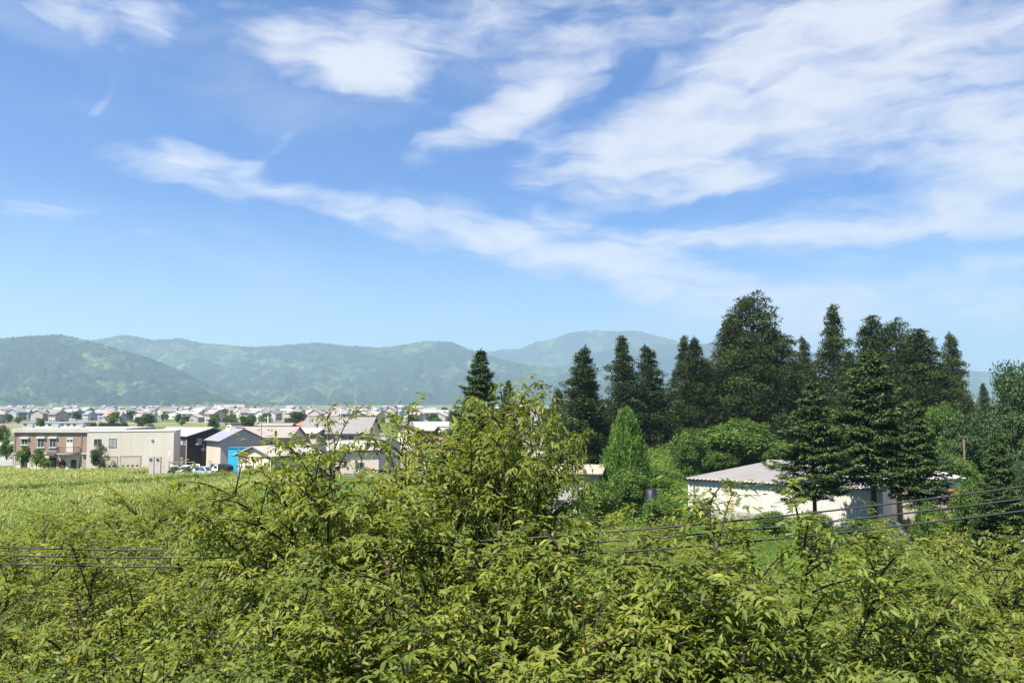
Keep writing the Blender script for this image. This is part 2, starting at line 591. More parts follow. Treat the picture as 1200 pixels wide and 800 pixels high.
def mountain(name, ridge, D_base, D_ridge, D_back, cell, tree_h, gully, seed, px0, px1, ncol, nrow, fields=.0):
    rx = np.array([p[0] for p in ridge], float); ry = np.array([p[1] for p in ridge], float)
    px = np.linspace(px0, px1, ncol)
    A = np.arctan((px - 600) / FPX)
    tt = np.concatenate([np.linspace(0, 1, nrow), 1 + np.linspace(0, 1, nrow // 5 + 2)[1:]])
    T, AA = np.meshgrid(tt, A, indexing='ij')
    rh = np.interp(px, rx, ry)
    ridge_h = np.maximum((472 - rh) / FPX * D_ridge, 2)
    wob = 1 + .05 * np.sin(A * 9 + seed) + .04 * np.sin(A * 23 + seed * 2)
    Dv = np.where(T <= 1, D_base * wob + (D_ridge - D_base * wob) * T, D_ridge + (D_back - D_ridge) * (T - 1))
    X = Dv * np.tan(AA); Y = Dv
    s = np.clip(T, 0, 1)
    prof = np.where(T <= 1, .22 * s + .78 * s ** 1.5, 1 - .9 * (T - 1) ** 1.3)
    lat = AA * D_ridge
    g = np.abs(fbm(lat / (D_ridge * .075) + 1.3 * s, s * 1.6 + seed, seed, 4) - .5) * 2
    g2 = np.abs(fbm(lat / (D_ridge * .028) - .9 * s, s * 3 + seed, seed + 5, 3) - .5) * 2
    win = np.sin(np.clip(T, 0, 1) * math.pi) ** .8
    g3 = np.abs(fbm(lat / (D_ridge * .011) + .6 * s, s * 7 + seed, seed + 9, 3) - .5) * 2
    H = ridge_h[None, :] * (prof + win * (gully * .22 * (g3 - .4) + gully * (g - .45) + gully * .62 * (g2 - .4)))
    H = np.maximum(H, -1)
    c, idv = crowns(X, Y, cell, seed)
    fade = np.clip(T * 10, 0, 1)
    patch = fbm(X / 260, Y / 330, seed + 40, 5)
    H = H + c * tree_h * fade - tree_h * .55 * (T > .97) * 1.0 * 0
    c4, id4 = crowns(X, Y, cell * 2.3, seed + 3)
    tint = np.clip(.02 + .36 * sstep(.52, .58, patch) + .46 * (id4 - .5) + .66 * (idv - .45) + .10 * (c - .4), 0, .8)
    if fields:
        fp = fbm(X / 330 + 9, Y / 450 + 3, seed + 77, 3)
        clear = (sstep(.60, .66, fp) * sstep(.42, .10, s))
        tint = tint * (1 - clear) + clear * .92
        H = H - c * tree_h * fade * clear
    v = np.stack([X, Y, H], -1).reshape(-1, 3)
    nr, nc = T.shape
    j, i = np.meshgrid(np.arange(nr - 1), np.arange(nc - 1), indexing='ij')
    q = np.stack([j * nc + i, j * nc + i + 1, (j + 1) * nc + i + 1, (j + 1) * nc + i], -1).reshape(-1, 4)
    me = bpy.data.meshes.new(name)
    me.vertices.add(len(v)); me.vertices.foreach_set('co', v.astype(np.float32).ravel())
    me.loops.add(q.size); me.loops.foreach_set('vertex_index', q.ravel().astype(np.int32))
    me.polygons.add(len(q)); me.polygons.foreach_set('loop_start', (np.arange(len(q)) * 4).astype(np.int32))
    at = me.attributes.new('tint', 'FLOAT', 'POINT'); at.data.foreach_set('value', tint.ravel().astype(np.float32))
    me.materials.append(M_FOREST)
    me.update(calc_edges=True)
    return tag(link(name, me), kind='structure')


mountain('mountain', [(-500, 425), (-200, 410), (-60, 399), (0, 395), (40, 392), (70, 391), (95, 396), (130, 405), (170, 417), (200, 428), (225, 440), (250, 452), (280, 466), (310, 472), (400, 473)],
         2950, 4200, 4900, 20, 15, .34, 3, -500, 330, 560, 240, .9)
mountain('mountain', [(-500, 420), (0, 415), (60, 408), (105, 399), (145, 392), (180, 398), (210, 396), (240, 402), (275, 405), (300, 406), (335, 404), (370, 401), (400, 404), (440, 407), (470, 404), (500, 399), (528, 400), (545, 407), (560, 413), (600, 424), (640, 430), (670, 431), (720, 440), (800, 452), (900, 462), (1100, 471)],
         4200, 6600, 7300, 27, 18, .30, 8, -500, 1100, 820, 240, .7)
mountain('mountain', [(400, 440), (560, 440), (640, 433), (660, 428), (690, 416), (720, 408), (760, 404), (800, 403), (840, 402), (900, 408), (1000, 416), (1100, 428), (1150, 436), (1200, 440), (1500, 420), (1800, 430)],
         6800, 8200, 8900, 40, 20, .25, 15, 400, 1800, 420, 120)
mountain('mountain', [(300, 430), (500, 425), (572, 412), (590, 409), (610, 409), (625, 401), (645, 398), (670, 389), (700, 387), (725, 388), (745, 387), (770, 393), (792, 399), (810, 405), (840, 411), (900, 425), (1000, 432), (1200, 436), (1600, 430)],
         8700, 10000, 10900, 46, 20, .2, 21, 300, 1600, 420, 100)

# the air of the valley
HAZE_D = 0.000118
hz_m, hz_t, hz_o = newmat('valley_air')
pv = hz_t.nodes.new('ShaderNodeVolumePrincipled')
pv.inputs['Color'].default_value = (.60, .81, 1.0, 1)
pv.inputs['Density'].default_value = HAZE_D
pv.inputs['Anisotropy'].default_value = .3
hz_t.links.new(pv.outputs[0], hz_o.inputs['Volume'])
hz = MB().box(-15500, 15500, -900, 12300, -2.5, 940).build('haze', hz_m)
tag(hz, kind='stuff')

# ------------------------------------------------------------------ plants
UPV = np.array([0, 0, 1.0])


def rdir(n, r=rng):
    return nrm(r.normal(size=(n, 3)))


class Leaves:
    def __init__(s): s.p, s.a, s.u, s.l, s.w, s.t = [], [], [], [], [], []

    def add(s, p, a, u, l, w, t):
        s.p.append(p); s.a.append(a); s.u.append(u); s.l.append(l); s.w.append(w); s.t.append(t)

    def mesh(s, name, mat, tmpl):
        c = np.concatenate
        return leaf_mesh(name, c(s.p), c(s.a), c(s.u), c(s.l), c(s.w), c(s.t), mat, tmpl)


def bez(a, b, c, n):
    t = np.linspace(0, 1, n)[:, None]
    return (1 - t) ** 2 * a + 2 * (1 - t) * t * b + t * t * c


def cherry_meshes(seed, H=10.0, Rr=4.2, dens=1.0, leaf=.114, nl=30):
    """a spreading cherry: bark mesh and leaf mesh"""
    r = np.random.default_rng(seed)
    bark = MB(); lv = Leaves()
    crotch = np.array([r.normal(0, .15), r.normal(0, .15), H * .16])
    bark.tube([(0, 0, -.3), (0, 0, .3), tuple(crotch * np.array([.5, .5, .55])), tuple(crotch)], [.24, .2, .17, .16], 8)

    def leaves_on(path, step, size, young=0.0, droop=.22, tone=0.0):
        seg = np.linalg.norm(np.diff(path, axis=0), axis=1); tot_ = seg.sum()
        n = max(2, int(tot_ / step))
        s_ = np.sort(r.uniform(.05, 1.0, n))
        f = s_ * (len(path) - 1); i = np.minimum(f.astype(int), len(path) - 2); f = (f - i)[:, None]
        p = path[i] * (1 - f) + path[i + 1] * f
        d = nrm(path[i + 1] - path[i])
        sd_ = nrm(np.cross(d, UPV) + 1e-4) * np.where(np.arange(n) % 2 == 0, 1, -1)[:, None]
        ax = d * .55 + sd_ * .8 + r.normal(0, .3, (n, 3)); ax[:, 2] -= droop * r.uniform(.2, 1.2, n)
        up = r.normal(0, .34, (n, 3)) + UPV
        l = size * r.uniform(.65, 1.25, n) * (1 - .35 * (s_ > .93))
        t = np.clip(r.normal(.44 + tone, .11, n) + young * s_ ** 3, 0, .84)
        tip = (s_ > .90) & (r.random(n) < .22 + young)
        t = np.where(tip, .80 + .2 * r.random(n) ** 1.6, t)
        lv.add(p, ax, up, l, l * r.uniform(.32, .42, n), t)

    limbs = []
    lead = bez(crotch, crotch + np.array([r.normal(0, .3), r.normal(0, .3), H * .3]), np.array([r.normal(0, .5), r.normal(0, .5), H * .74]), 12)
    bark.tube(lead, .012 + .12 * np.linspace(1, 0, 12) ** 1.2, 7)
    leaves_on(lead[6:], .02, leaf, .1)
    for i in range(nl):
        a = i * 2.4 + r.normal(0, .25)
        q = (i + .5) / nl
        hh = H * (1.0 - .58 * q ** 1.35) * r.uniform(.90, 1.0)
        rr = Rr * min(1, .20 + .95 * q ** .55) * r.uniform(.80, 1.08)
        end = np.array([rr * math.cos(a), rr * math.sin(a), hh])
        u0 = max(0.0, min(.97, (hh - .62 * rr - crotch[2]) / (H * .74 - crotch[2]))) * r.uniform(.75, 1)
        j0 = min(int(u0 * 11), 10)
        st = lead[j0] * (1 - (u0 * 11 - j0)) + lead[j0 + 1] * (u0 * 11 - j0)
        dv = end - st
        mid = st + dv * np.array([.48, .48, .72]) + r.normal(0, .12, 3)
        path = bez(st, mid, end, 12)
        path[2:] += r.normal(0, .03, (10, 3))
        path[:, 2] -= .30 * (.3 + q) * np.linspace(0, 1, 12) ** 3
        path[3:, :2] += np.cumsum(r.normal(0, .045, (9, 2)), axis=0)
        rad = (.006 + .040 * np.linspace(1, 0, 12) ** 1.5) * r.uniform(.8, 1.1)
        bark.tube(path, rad, 6)
        leaves_on(path[3:], .016, leaf, .2)
        limbs.append(path)
        Ll = np.linalg.norm(np.diff(path, axis=0), axis=1).sum()
        ns = int(Ll / .27 * dens)
        for k in range(ns):
            t = .22 + .78 * ((k + r.random()) / ns) ** .75
            f = t * 11; j = min(int(f), 10); f -= j
            p0 = path[j] * (1 - f) + path[j + 1] * f
            d = nrm(path[j + 1] - path[j])
            sdv = np.cross(d, UPV); sdv = nrm(sdv + r.normal(0, .25, 3)) * (1 if k % 2 else -1)
            out = np.array([p0[0], p0[1], 0.0]); out = out / max(1e-3, np.linalg.norm(out))
            dd = nrm(d * r.uniform(.2, .8) + sdv * r.uniform(.4, 1) + out * .3 + UPV * r.uniform(-.15, .30))
            ln = r.uniform(.8, 1.9) * (1.10 - .34 * t) * (Rr / 4.2) ** .6
            e = p0 + dd * ln; e[2] -= .12 * ln
            sp = bez(p0, p0 + dd * ln * .5 + UPV * .1, e, 6)
            bark.tube(sp, np.linspace(.015, .003, 6), 4, cap=False)
            tn = r.normal(0, .13)
            leaves_on(sp[2:], .035, leaf, .16, tone=tn)
            nt_ = int(ln / .10 * dens)
            for m_ in range(nt_):
                tt_ = .15 + .85 * (m_ + r.random()) / nt_
                f2 = tt_ * 5; j2 = min(int(f2), 4); f2 -= j2
                q0 = sp[j2] * (1 - f2) + sp[j2 + 1] * f2
                d2 = nrm(sp[j2 + 1] - sp[j2])
                s2 = np.cross(d2, UPV); s2 = nrm(s2 + r.normal(0, .35, 3)) * (1 if m_ % 2 else -1)
                d3 = nrm(d2 * .6 + s2 * r.uniform(.3, 1) + UPV * r.uniform(-.35, .4))
                l3 = r.uniform(.18, .50)
                e3 = q0 + d3 * l3; e3[2] -= .2 * l3
                tw = np.stack([q0, (q0 + e3) / 2 + UPV * .02, e3])
                leaves_on(tw, .040, leaf, .03, tone=tn)
    # upright water shoots on the crown
    for k in range(int(4 * dens)):
        pth = limbs[r.integers(0, len(limbs) * 2 // 3)]
        p0 = pth[r.integers(6, 11)]
        d = nrm(np.array([p0[0] * .5, p0[1] * .5, 1.3]) + r.normal(0, .5, 3))
        ln = r.uniform(.25, .5)
        sp = bez(p0, p0 + d * ln * .6, p0 + d * ln + np.array([r.normal(0, .15), r.normal(0, .15), -.05]), 6)
        bark.tube(sp, np.linspace(.014, .003, 6), 4, cap=False)
        leaves_on(sp[1:], .04, leaf * 1.05, .3)
    return bark.mesh('trunk', M_BARK, True), lv.mesh('crown', M_CHERRY, T_LEAF)


def puff_leaves(lv, c, rad, n, size, asp, r, tone=.45, spread=.22, up=.4, tips=0.0):
    """leaf-sized faces on the shell of one irregular clump"""
    d = rdir(n, r)
    d[:, 2] = d[:, 2] * .9 + .12
    d = nrm(d)
    rr = r.uniform(.55, 1.08, n)[:, None]
    p = c + d * np.asarray(rad) * rr
    ax = nrm(d * .7 + r.normal(0, .6, (n, 3)) + UPV * up)
    u = nrm(d + r.normal(0, .5, (n, 3)) + UPV * .5)
    l = size * r.uniform(.6, 1.35, n)
    t = np.clip(r.normal(tone, spread, n), 0, .92)
    if tips: t = np.where(r.random(n) < tips, 1.0, t)
    lv.add(p, ax, u, l, l * asp * r.uniform(.8, 1.2, n), t)


def cedar_meshes(seed, H=30., Rr=5.0, gap=0.0, nleaf=95, pw=.75):
    r = np.random.default_rng(seed)
    bark = MB(); lv = Leaves()
    lean = r.normal(0, .25, 2)
    tp = np.array([[lean[0] * s * s * 2, lean[1] * s * s * 2, H * s] for s in np.linspace(-.01, .985, 12)])
    bark.tube(tp, np.linspace(.48, .03, 12), 8)
    z = H * .08
    k = 0
    sect = r.uniform(.70, 1.15, 7)
    while z < H * .965:
        s = z / H
        prof = Rr * (1 - s) ** pw * min(1, .55 + s * 3.0)
        crad = max(.42, min(1.6, .45 + prof * .27))
        nb = max(3 if s > .75 else 2, int(2 * math.pi * max(prof - crad * .4, .3) / (crad * 1.75)))
        for b in range(nb):
            a = 2 * math.pi * (b + r.random() * .8) / nb + k * .7
            if r.random() < gap * (.4 + s): continue
            rr = max(0, prof - crad * .5) * (r.uniform(.62, 1.28) * sect[int(a / (2 * math.pi) * 7) % 7] if s < .75 else r.uniform(.75, 1.05))
            if r.random() < .25 and s < .75: rr *= .5
            c = np.array([lean[0] * s * s * 2 + rr * math.cos(a), lean[1] * s * s * 2 + rr * math.sin(a), z + r.normal(0, .6)])
            st = np.array([lean[0] * s * s * 2, lean[1] * s * s * 2, z - .35 * rr])
            if rr > .8:
                bark.tube([st, (st + c) / 2 + np.array([0, 0, -.2]), c], [.08, .06, .02], 4, cap=False)
            tone = r.normal(.42, .14)
            q = crad * r.uniform(.65, 1.25)
            n = int(nleaf * (q / 1.2) ** 1.8 * 1.5) + 18
            puff_leaves(lv, c, (q, q, q * r.uniform(.75, 1.1)), n, .42, .40, r, tone, .2, .55, .03)
            for _ in range(3):
                dd = rdir(1, r)[0]; dd[2] = abs(dd[2]) * .8
                puff_leaves(lv, c + dd * q * .95, (.42 * q + .1,) * 3, max(9, n // 6), .38, .36, r, tone + .08, .18, .8)
        z += crad * .95
        k += 1
    puff_leaves(lv, np.array([lean[0] * 2, lean[1] * 2, H * .975]), (.22, .22, 1.0), 60, .36, .3, r, .45, .2, 1.2)
    return bark.mesh('trunk', M_CBARK, True), lv.mesh('crown', M_CEDAR, T_QUAD)


def fir_meshes(seed, H=17., Rr=5.2, start=.1, mat=None, gap=.0, stepz=.46, droop=.2, asp=.92):
    """layered fir: whorls of flat, up-curling boughs"""
    r = np.random.default_rng(seed)
    bark = MB(); lv = Leaves()
    sect = r.uniform(.78, 1.15, 5)
    bark.tube([(0, 0, -.3), (0, 0, H * .3), (0, 0, H * .7), (0, 0, H * .99)], [.27, .21, .1, .015], 8)
    z = H * start
    k = 0
    while z < H * .985:
        s = (z - H * start) / (H * (1 - start))
        L0 = Rr * (1 - s) ** asp * min(1, .62 + s * 3)
        nb = max(4, int(5 + L0 * .85))
        for b in range(nb):
            if r.random() < gap: continue
            a = 2 * math.pi * (b + r.uniform(-.3, .3)) / nb + k * 1.1
            ln = L0 * r.uniform(.5, 1.15) * sect[int((a % 6.2832) / 6.2832 * 5) % 5] + .15
            d = np.array([math.cos(a), math.sin(a), 0.0])
            p0 = np.array([0, 0, z + r.normal(0, .12)])
            rise = r.uniform(.05, .3) + .55 * s
            mid = p0 + d * ln * .5 + UPV * ln * (rise * .5 - droop * .35)
            e = p0 + d * ln + UPV * ln * (rise * .8 - droop)
            path = bez(p0, mid, e, 7)
            path[-1, 2] += .09 * ln
            bark.tube(path, np.linspace(.05 * ln / 4 + .012, .006, 7), 4, cap=False)
            n = int(26 + 44 * ln)
            t = r.uniform(.16, 1, n) ** .75
            f = t * 6; i = np.minimum(f.astype(int), 5); f = (f - i)[:, None]
            p = path[i] * (1 - f) + path[i + 1] * f
            sd_ = np.cross(d, UPV)
            wid = .46 * ln * np.minimum(1, .2 + 1.5 * (1 - t)) * np.minimum(1, t * 3) + .10
            off = r.uniform(-1, 1, n)
            p = p + sd_ * (off * wid)[:, None] + d * (r.normal(0, .08, n))[:, None]
            p[:, 2] += r.normal(0, .07, n) - .10 * np.abs(off) * wid
            ax = nrm(d * .8 + sd_ * (np.sign(off) * (.4 + .5 * np.abs(off)))[:, None] + UPV * r.uniform(-.25, .25, n)[:, None] + r.normal(0, .2, (n, 3)))
            u = nrm(UPV + r.normal(0, .35, (n, 3)))
            l = r.uniform(.26, .52, n) * (.75 + .25 * min(1, ln / 3))
            tint = np.clip(r.normal(.32, .14, n) + .42 * (t > .82) + .22 * (np.abs(off) > .8), 0, 1)
            lv.add(p, ax, u, l, l * r.uniform(.28, .40, n), tint)
        z += stepz * (1 - .42 * s) * r.uniform(.85, 1.15)
        k += 1
    puff_leaves(lv, np.array([0, 0, H * .985]), (.10, .10, .65), 46, .26, .28, r, .5, .15, 1.6)
    return bark.mesh('trunk', M_CBARK, True), lv.mesh('crown', mat or M_FIR, T_BLADE)


def broad_meshes(seed, H=6., Rr=3., mat=None, leaf=.24, n=13000, nclump=46, flat=1.0, trunk=.28, low=.12):
    """rounded broad-leaved tree or bush with uneven clumps"""
    r = np.random.default_rng(seed)
    bark = MB(); lv = Leaves()
    bark.tube([(0, 0, -.3), (.05, 0, H * trunk * .6), (0, .05, H * trunk)], [.05 * Rr, .04 * Rr, .033 * Rr], 7)
    cz = H * (low + 1) / 2; hz_ = H * (1 - low) / 2
    for k in range(nclump):
        d = rdir(1, r)[0]
        rr = r.uniform(.35, .98) ** .6
        c = np.array([d[0] * Rr * rr * .78, d[1] * Rr * rr * .78, cz + d[2] * hz_ * rr * .80])
        if c[2] > cz: c[2] += 0
        q = Rr * r.uniform(.20, .38)
        bark.tube([(0, .05, H * trunk * .9), tuple((c + np.array([0, .05, H * trunk])) / 2 + np.array([0, 0, .08 * H])), tuple(c)], [.022 * Rr, .015 * Rr, .005 * Rr], 4, cap=False)
        m = int(n / nclump * r.uniform(.7, 1.3))
        puff_leaves(lv, c, (q, q, q * .72 * flat), m, leaf, .5, r, r.normal(.45, .13), .2, -.1)
    return bark.mesh('trunk', M_BARK, True), lv.mesh('crown', mat or M_BROAD, T_QUAD if n < 9000 else T_FOLD)


def column_meshes(seed, H=8., Rr=2., n=16000):
    r = np.random.default_rng(seed)
    bark = MB().tube([(0, 0, -.3), (0, 0, H * .5), (0, 0, H * .96)], [.16, .1, .02], 7)
    lv = Leaves()
    nb = 150
    for k in range(nb):
        s = .03 + .96 * (k + r.random()) / nb
        prof = Rr * min(1, (1 - s) ** .62 * 1.12) * min(1, .72 + s * 1.6)
        a = k * 2.4 + r.normal(0, .3)
        rr = prof * r.uniform(.55, 1.10)
        c = np.array([rr * math.cos(a), rr * math.sin(a), H * s])
        q = .10 * Rr + .16 * prof
        m = int(n / nb)
        puff_leaves(lv, c, (q, q, q * 2.3), m, .30, .26, r, r.normal(.48, .12), .2, 1.6)
    return bark.mesh('trunk', M_CBARK, True), lv.mesh('crown', M_LIME, T_QUAD)


def plant(name, meshes, loc, sx, sz, rz, label, cat, group=None):
    root = empty(name, loc, rz)
    root.scale = (sx, sx, sz)
    link('trunk', meshes[0], root)
    link('crown', meshes[1], root)
    return tag(root, label, cat, group)


# ---- foreground cherries: four grown individuals, repeated turned and scaled
CH_R = [3.9, 3.9, 2.9, 2.9, 2.0]
CH = [cherry_meshes(101, Rr=3.9, nl=30), cherry_meshes(202, Rr=3.9, nl=32), cherry_meshes(303, Rr=2.9, nl=27), cherry_meshes(404, Rr=2.9, nl=25), cherry_meshes(505, Rr=2.0, nl=22)]
CH_TOP = [float(np.percentile([v.co.z for v in c[1].vertices], 99.8)) for c in CH]
cherries = [  # bearing, height of the top, distance, crown radius scale, model, turn, label
    (580, 450, 12.0, .40, 0, 0.3, 'tallest cherry tree in the middle, leafy top standing before the far town'),
    (634, 460, 12.5, .22, 2, 3.3, 'cherry tree whose twigs reach up to the first dark cedar'),
    (596, 476, 14.5, .38, 1, 1.7, 'cherry tree close behind the tallest one, its top just below the lone spruce'),
    (535, 470, 13.0, .46, 1, 5.2, 'cherry tree whose top hides the foot of the lone spruce'),
    (418, 484, 12.0, .57, 2, 2.1, 'cherry tree left of the tallest one, twig tips over the village roofs'),
    (330, 542, 11.8, .42, 1, 0.6, 'small cherry tree whose twigs cross the timber gable of the tin-roofed house'),
    (362, 520, 11.0, .60, 0, 4.9, 'cherry tree in front of the tin-roofed house at the corn edge'),
    (760, 592, 13.0, .66, 1, 4.0, 'cherry tree in front of the lime cypress and its bush'),
    (690, 612, 9.6, .50, 0, 3.7, 'cherry tree hiding the cables in the middle, below the rusty-roofed shed'),
    (842, 572, 9.5, .50, 2, 1.2, 'slender cherry tree with long shoots in front of the warehouse wall'),
    (960, 622, 10.0, .66, 0, 5.1, 'cherry tree below the trunks of the big firs, yellow young leaves'),
    (1110, 618, 17.0, .95, 1, 2.6, 'wide cherry tree under the cables near the right edge, fine foliage'),
    (1215, 622, 14.5, .80, 2, 0.4, 'cherry tree cut by the right edge of the photo'),
    (80, 640, 11.5, .66, 1, 0.9, 'broad cherry tree filling the lower left corner'),
    (-30, 620, 14.0, .92, 0, 3.3, 'cherry tree cut by the left edge below the corn field'),
    (205, 565, 23.0, .92, 2, 1.7, 'cherry tree with dark forked boughs in front of the corn field'),
    (60, 596, 25.0, .98, 1, 5.0, 'cherry tree at the near edge of the corn, far left'),
    (130, 588, 21.0, .80, 0, 2.9, 'cherry tree between the two at the near edge of the corn'),
    (290, 580, 19.0, .80, 0, 4.4, 'cherry tree behind the three cables left of the tallest trees'),
    (235, 628, 15.0, .70, 2, 5.9, 'cherry tree just below the three cables at the left'),
    (640, 572, 19.0, .66, 1, 1.1, 'cherry tree standing close in front of the rusty-roofed shed'),
    (795, 604, 20.0, .80, 0, 2.2, 'cherry tree at the foot of the weedy bank beside the warehouse'),
    (880, 640, 13.0, .72, 1, 3.0, 'cherry tree below the concrete foot of the warehouse'),
    (1020, 636, 14.0, .72, 2, 3.6, 'low cherry tree between the fir trunks and the wide tree at right'),
    (285, 680, 8.6, .62, 2, 0.2, 'cherry tree at the bottom left, large leaves close to the viewer'),
    (440, 600, 10.0, .62, 1, 0.8, 'cherry tree with dark slanting limb below the village'),
    (525, 620, 9.0, .62, 0, 2.8, 'cherry tree at the bottom middle with dark forked trunk'),
    (720, 660, 8.6, .66, 1, 5.5, 'cherry tree at the bottom, right of the forked dark trunk'),
    (820, 690, 9.0, .62, 0, 0.1, 'cherry tree at the bottom under the slender one'),
    (910, 735, 8.2, .60, 2, 4.7, 'low cherry tree at the bottom edge below the warehouse'),
    (1090, 735, 9.5, .66, 0, 1.5, 'low cherry tree at the bottom right below the wide one'),
    (1190, 715, 10.5, .60, 1, 2.0, 'low cherry tree in the bottom right corner'),
    (30, 725, 8.8, .62, 1, 3.9, 'low cherry tree in the bottom left corner'),
    (170, 735, 8.4, .60, 0, 5.0, 'low cherry tree at the bottom edge below the broad one'),
    (400, 735, 8.0, .55, 2, 1.0, 'low cherry tree at the bottom edge below the slanting limb'),
    (620, 740, 8.0, .55, 2, 3.0, 'low cherry tree at the bottom edge in the middle'),
]
for (px, py, D, sr, mdl, rz, lab) in cherries:
    top = zp(py, D, px)
    rad = 4.2 * sr
    mdl = (0, 1)[mdl % 2] if rad > 3.35 else (2, 3)[mdl % 2] if rad > 2.35 else 4
    plant('cherry_tree', CH[mdl], (xp(px, D), D, 0), rad / CH_R[mdl], top / CH_TOP[mdl], rz, lab, 'tree', 'cherry trees below the viewpoint')

# ---- cedar grove
CE = [cedar_meshes(1, pw=.78), cedar_meshes(2, Rr=5.6, pw=.62), cedar_meshes(3, Rr=4.6, gap=.08, pw=.75), cedar_meshes(4, Rr=6.6, gap=.10, pw=.46)]
cedars = [
    (676, 407, 132, 30, 2, 0.0, 'first dark cedar of the grove, nearest the far town'),
    (692, 432, 134, 24, 0, 1.0, 'lower cedar leaning against the first dark cedar of the grove'),
    (733, 394, 140, 27, 0, 2.0, 'slim pointed cedar behind the lime green cypress'),
    (768, 404, 145, 26, 2, 3.3, 'cedar with feathery top between two slim pointed cedars'),
    (801, 394, 143, 20, 0, 4.4, 'left of the twin pointed cedars beside the tallest cedar'),
    (817, 396, 140, 24, 2, 5.2, 'right of the twin pointed cedars beside the tallest cedar'),
    (886, 345, 140, 44, 3, 0.7, 'tallest cedar with wide domed crown and bare leader'),
    (858, 369, 144, 32, 1, 1.9, 'broad cedar joined to the left side of the tallest cedar'),
    (912, 390, 138, 32, 3, 2.9, 'broad cedar joined to the right side of the tallest cedar'),
    (951, 394, 155, 17, 2, 3.5, 'narrow cedar in the gap right of the tallest cedar'),
    (977, 358, 150, 27, 0, 4.1, 'steeple shaped cedar standing clear against the sky'),
    (1026, 371, 146, 34, 1, 5.0, 'rounded cedar behind the tallest fir'),
    (1055, 375, 143, 30, 3, 0.2, 'cedar in the middle of the right hand clump'),
    (1080, 386, 140, 38, 1, 1.4, 'cedar on the outer shoulder of the right hand clump'),
    (1122, 389, 152, 21, 2, 2.4, 'see-through cedar with a hole in its crown, far right'),
    (1154, 449, 175, 11, 0, 3.0, 'small far cedar low on the skyline at the right'),
    (832, 425, 150, 34, 1, 3.9, 'short cedar filling the grove below the twin pointed ones'),
    (1105, 430, 145, 32, 1, 4.6, 'short cedar right of the right hand clump'),
    (940, 425, 146, 34, 3, 5.6, 'short cedar in the dark gap below the steeple cedar'),
    (1000, 412, 136, 22, 0, 0.9, 'greener cedar just left of the tallest fir'),
    (760, 450, 150, 34, 3, 1.6, 'short cedar in the shade behind the lime green cypress'),
    (655, 455, 136, 18, 2, 2.5, 'short ragged cedar at the left end of the grove'),
]
for (px, py, D, hw, mdl, rz, lab) in cedars:
    x = xp(px, D); g0 = gz(x, D)
    hgt = zp(py, D, px) - g0
    base_r = (5.0, 5.6, 4.6, 6.6)[mdl]
    plant('cedar_tree', CE[mdl], (x, D, g0), hw / FPX * D / base_r * 1.36, hgt / 30.0, rz, lab, 'tree', 'cedars of the dark grove')

# ---- layered firs in front of the warehouse and single spruces
FI = [fir_meshes(31, start=.30, gap=.20), fir_meshes(32, Rr=5.6, start=.31, gap=.22), fir_meshes(33, H=17, Rr=4.6, start=.05, gap=.12)]
for (px, py, D, hw, mdl, rz, lab) in [
    (952, 447, 67, 62, 1, 0.4, 'left one of the firs before the warehouse, bare lower trunk'),
    (1021, 408, 69, 72, 0, 1.9, 'tallest layered fir before the warehouse'),
    (1073, 467, 66, 50, 1, 3.3, 'right one of the firs before the warehouse, drooping boughs'),
    (1168, 500, 58, 40, 2, 5.0, 'separate fir beside the brown pole at the right'),
    (563, 412, 92, 62, 2, 0.9, 'lone dark spruce rising behind the tallest cherry tree'),
    (595, 447, 96, 34, 2, 2.7, 'thin sparse spruce top beside the lone dark spruce'),
]:
    x = xp(px, D); g0 = gz(x, D)
    hgt = zp(py, D, px) - g0
    br = (5.2, 5.6, 4.6)[mdl]
    plant('fir_tree', FI[mdl], (x, D, g0), hw / FPX * D / br * .95, hgt / 17.0, rz, lab, 'tree')

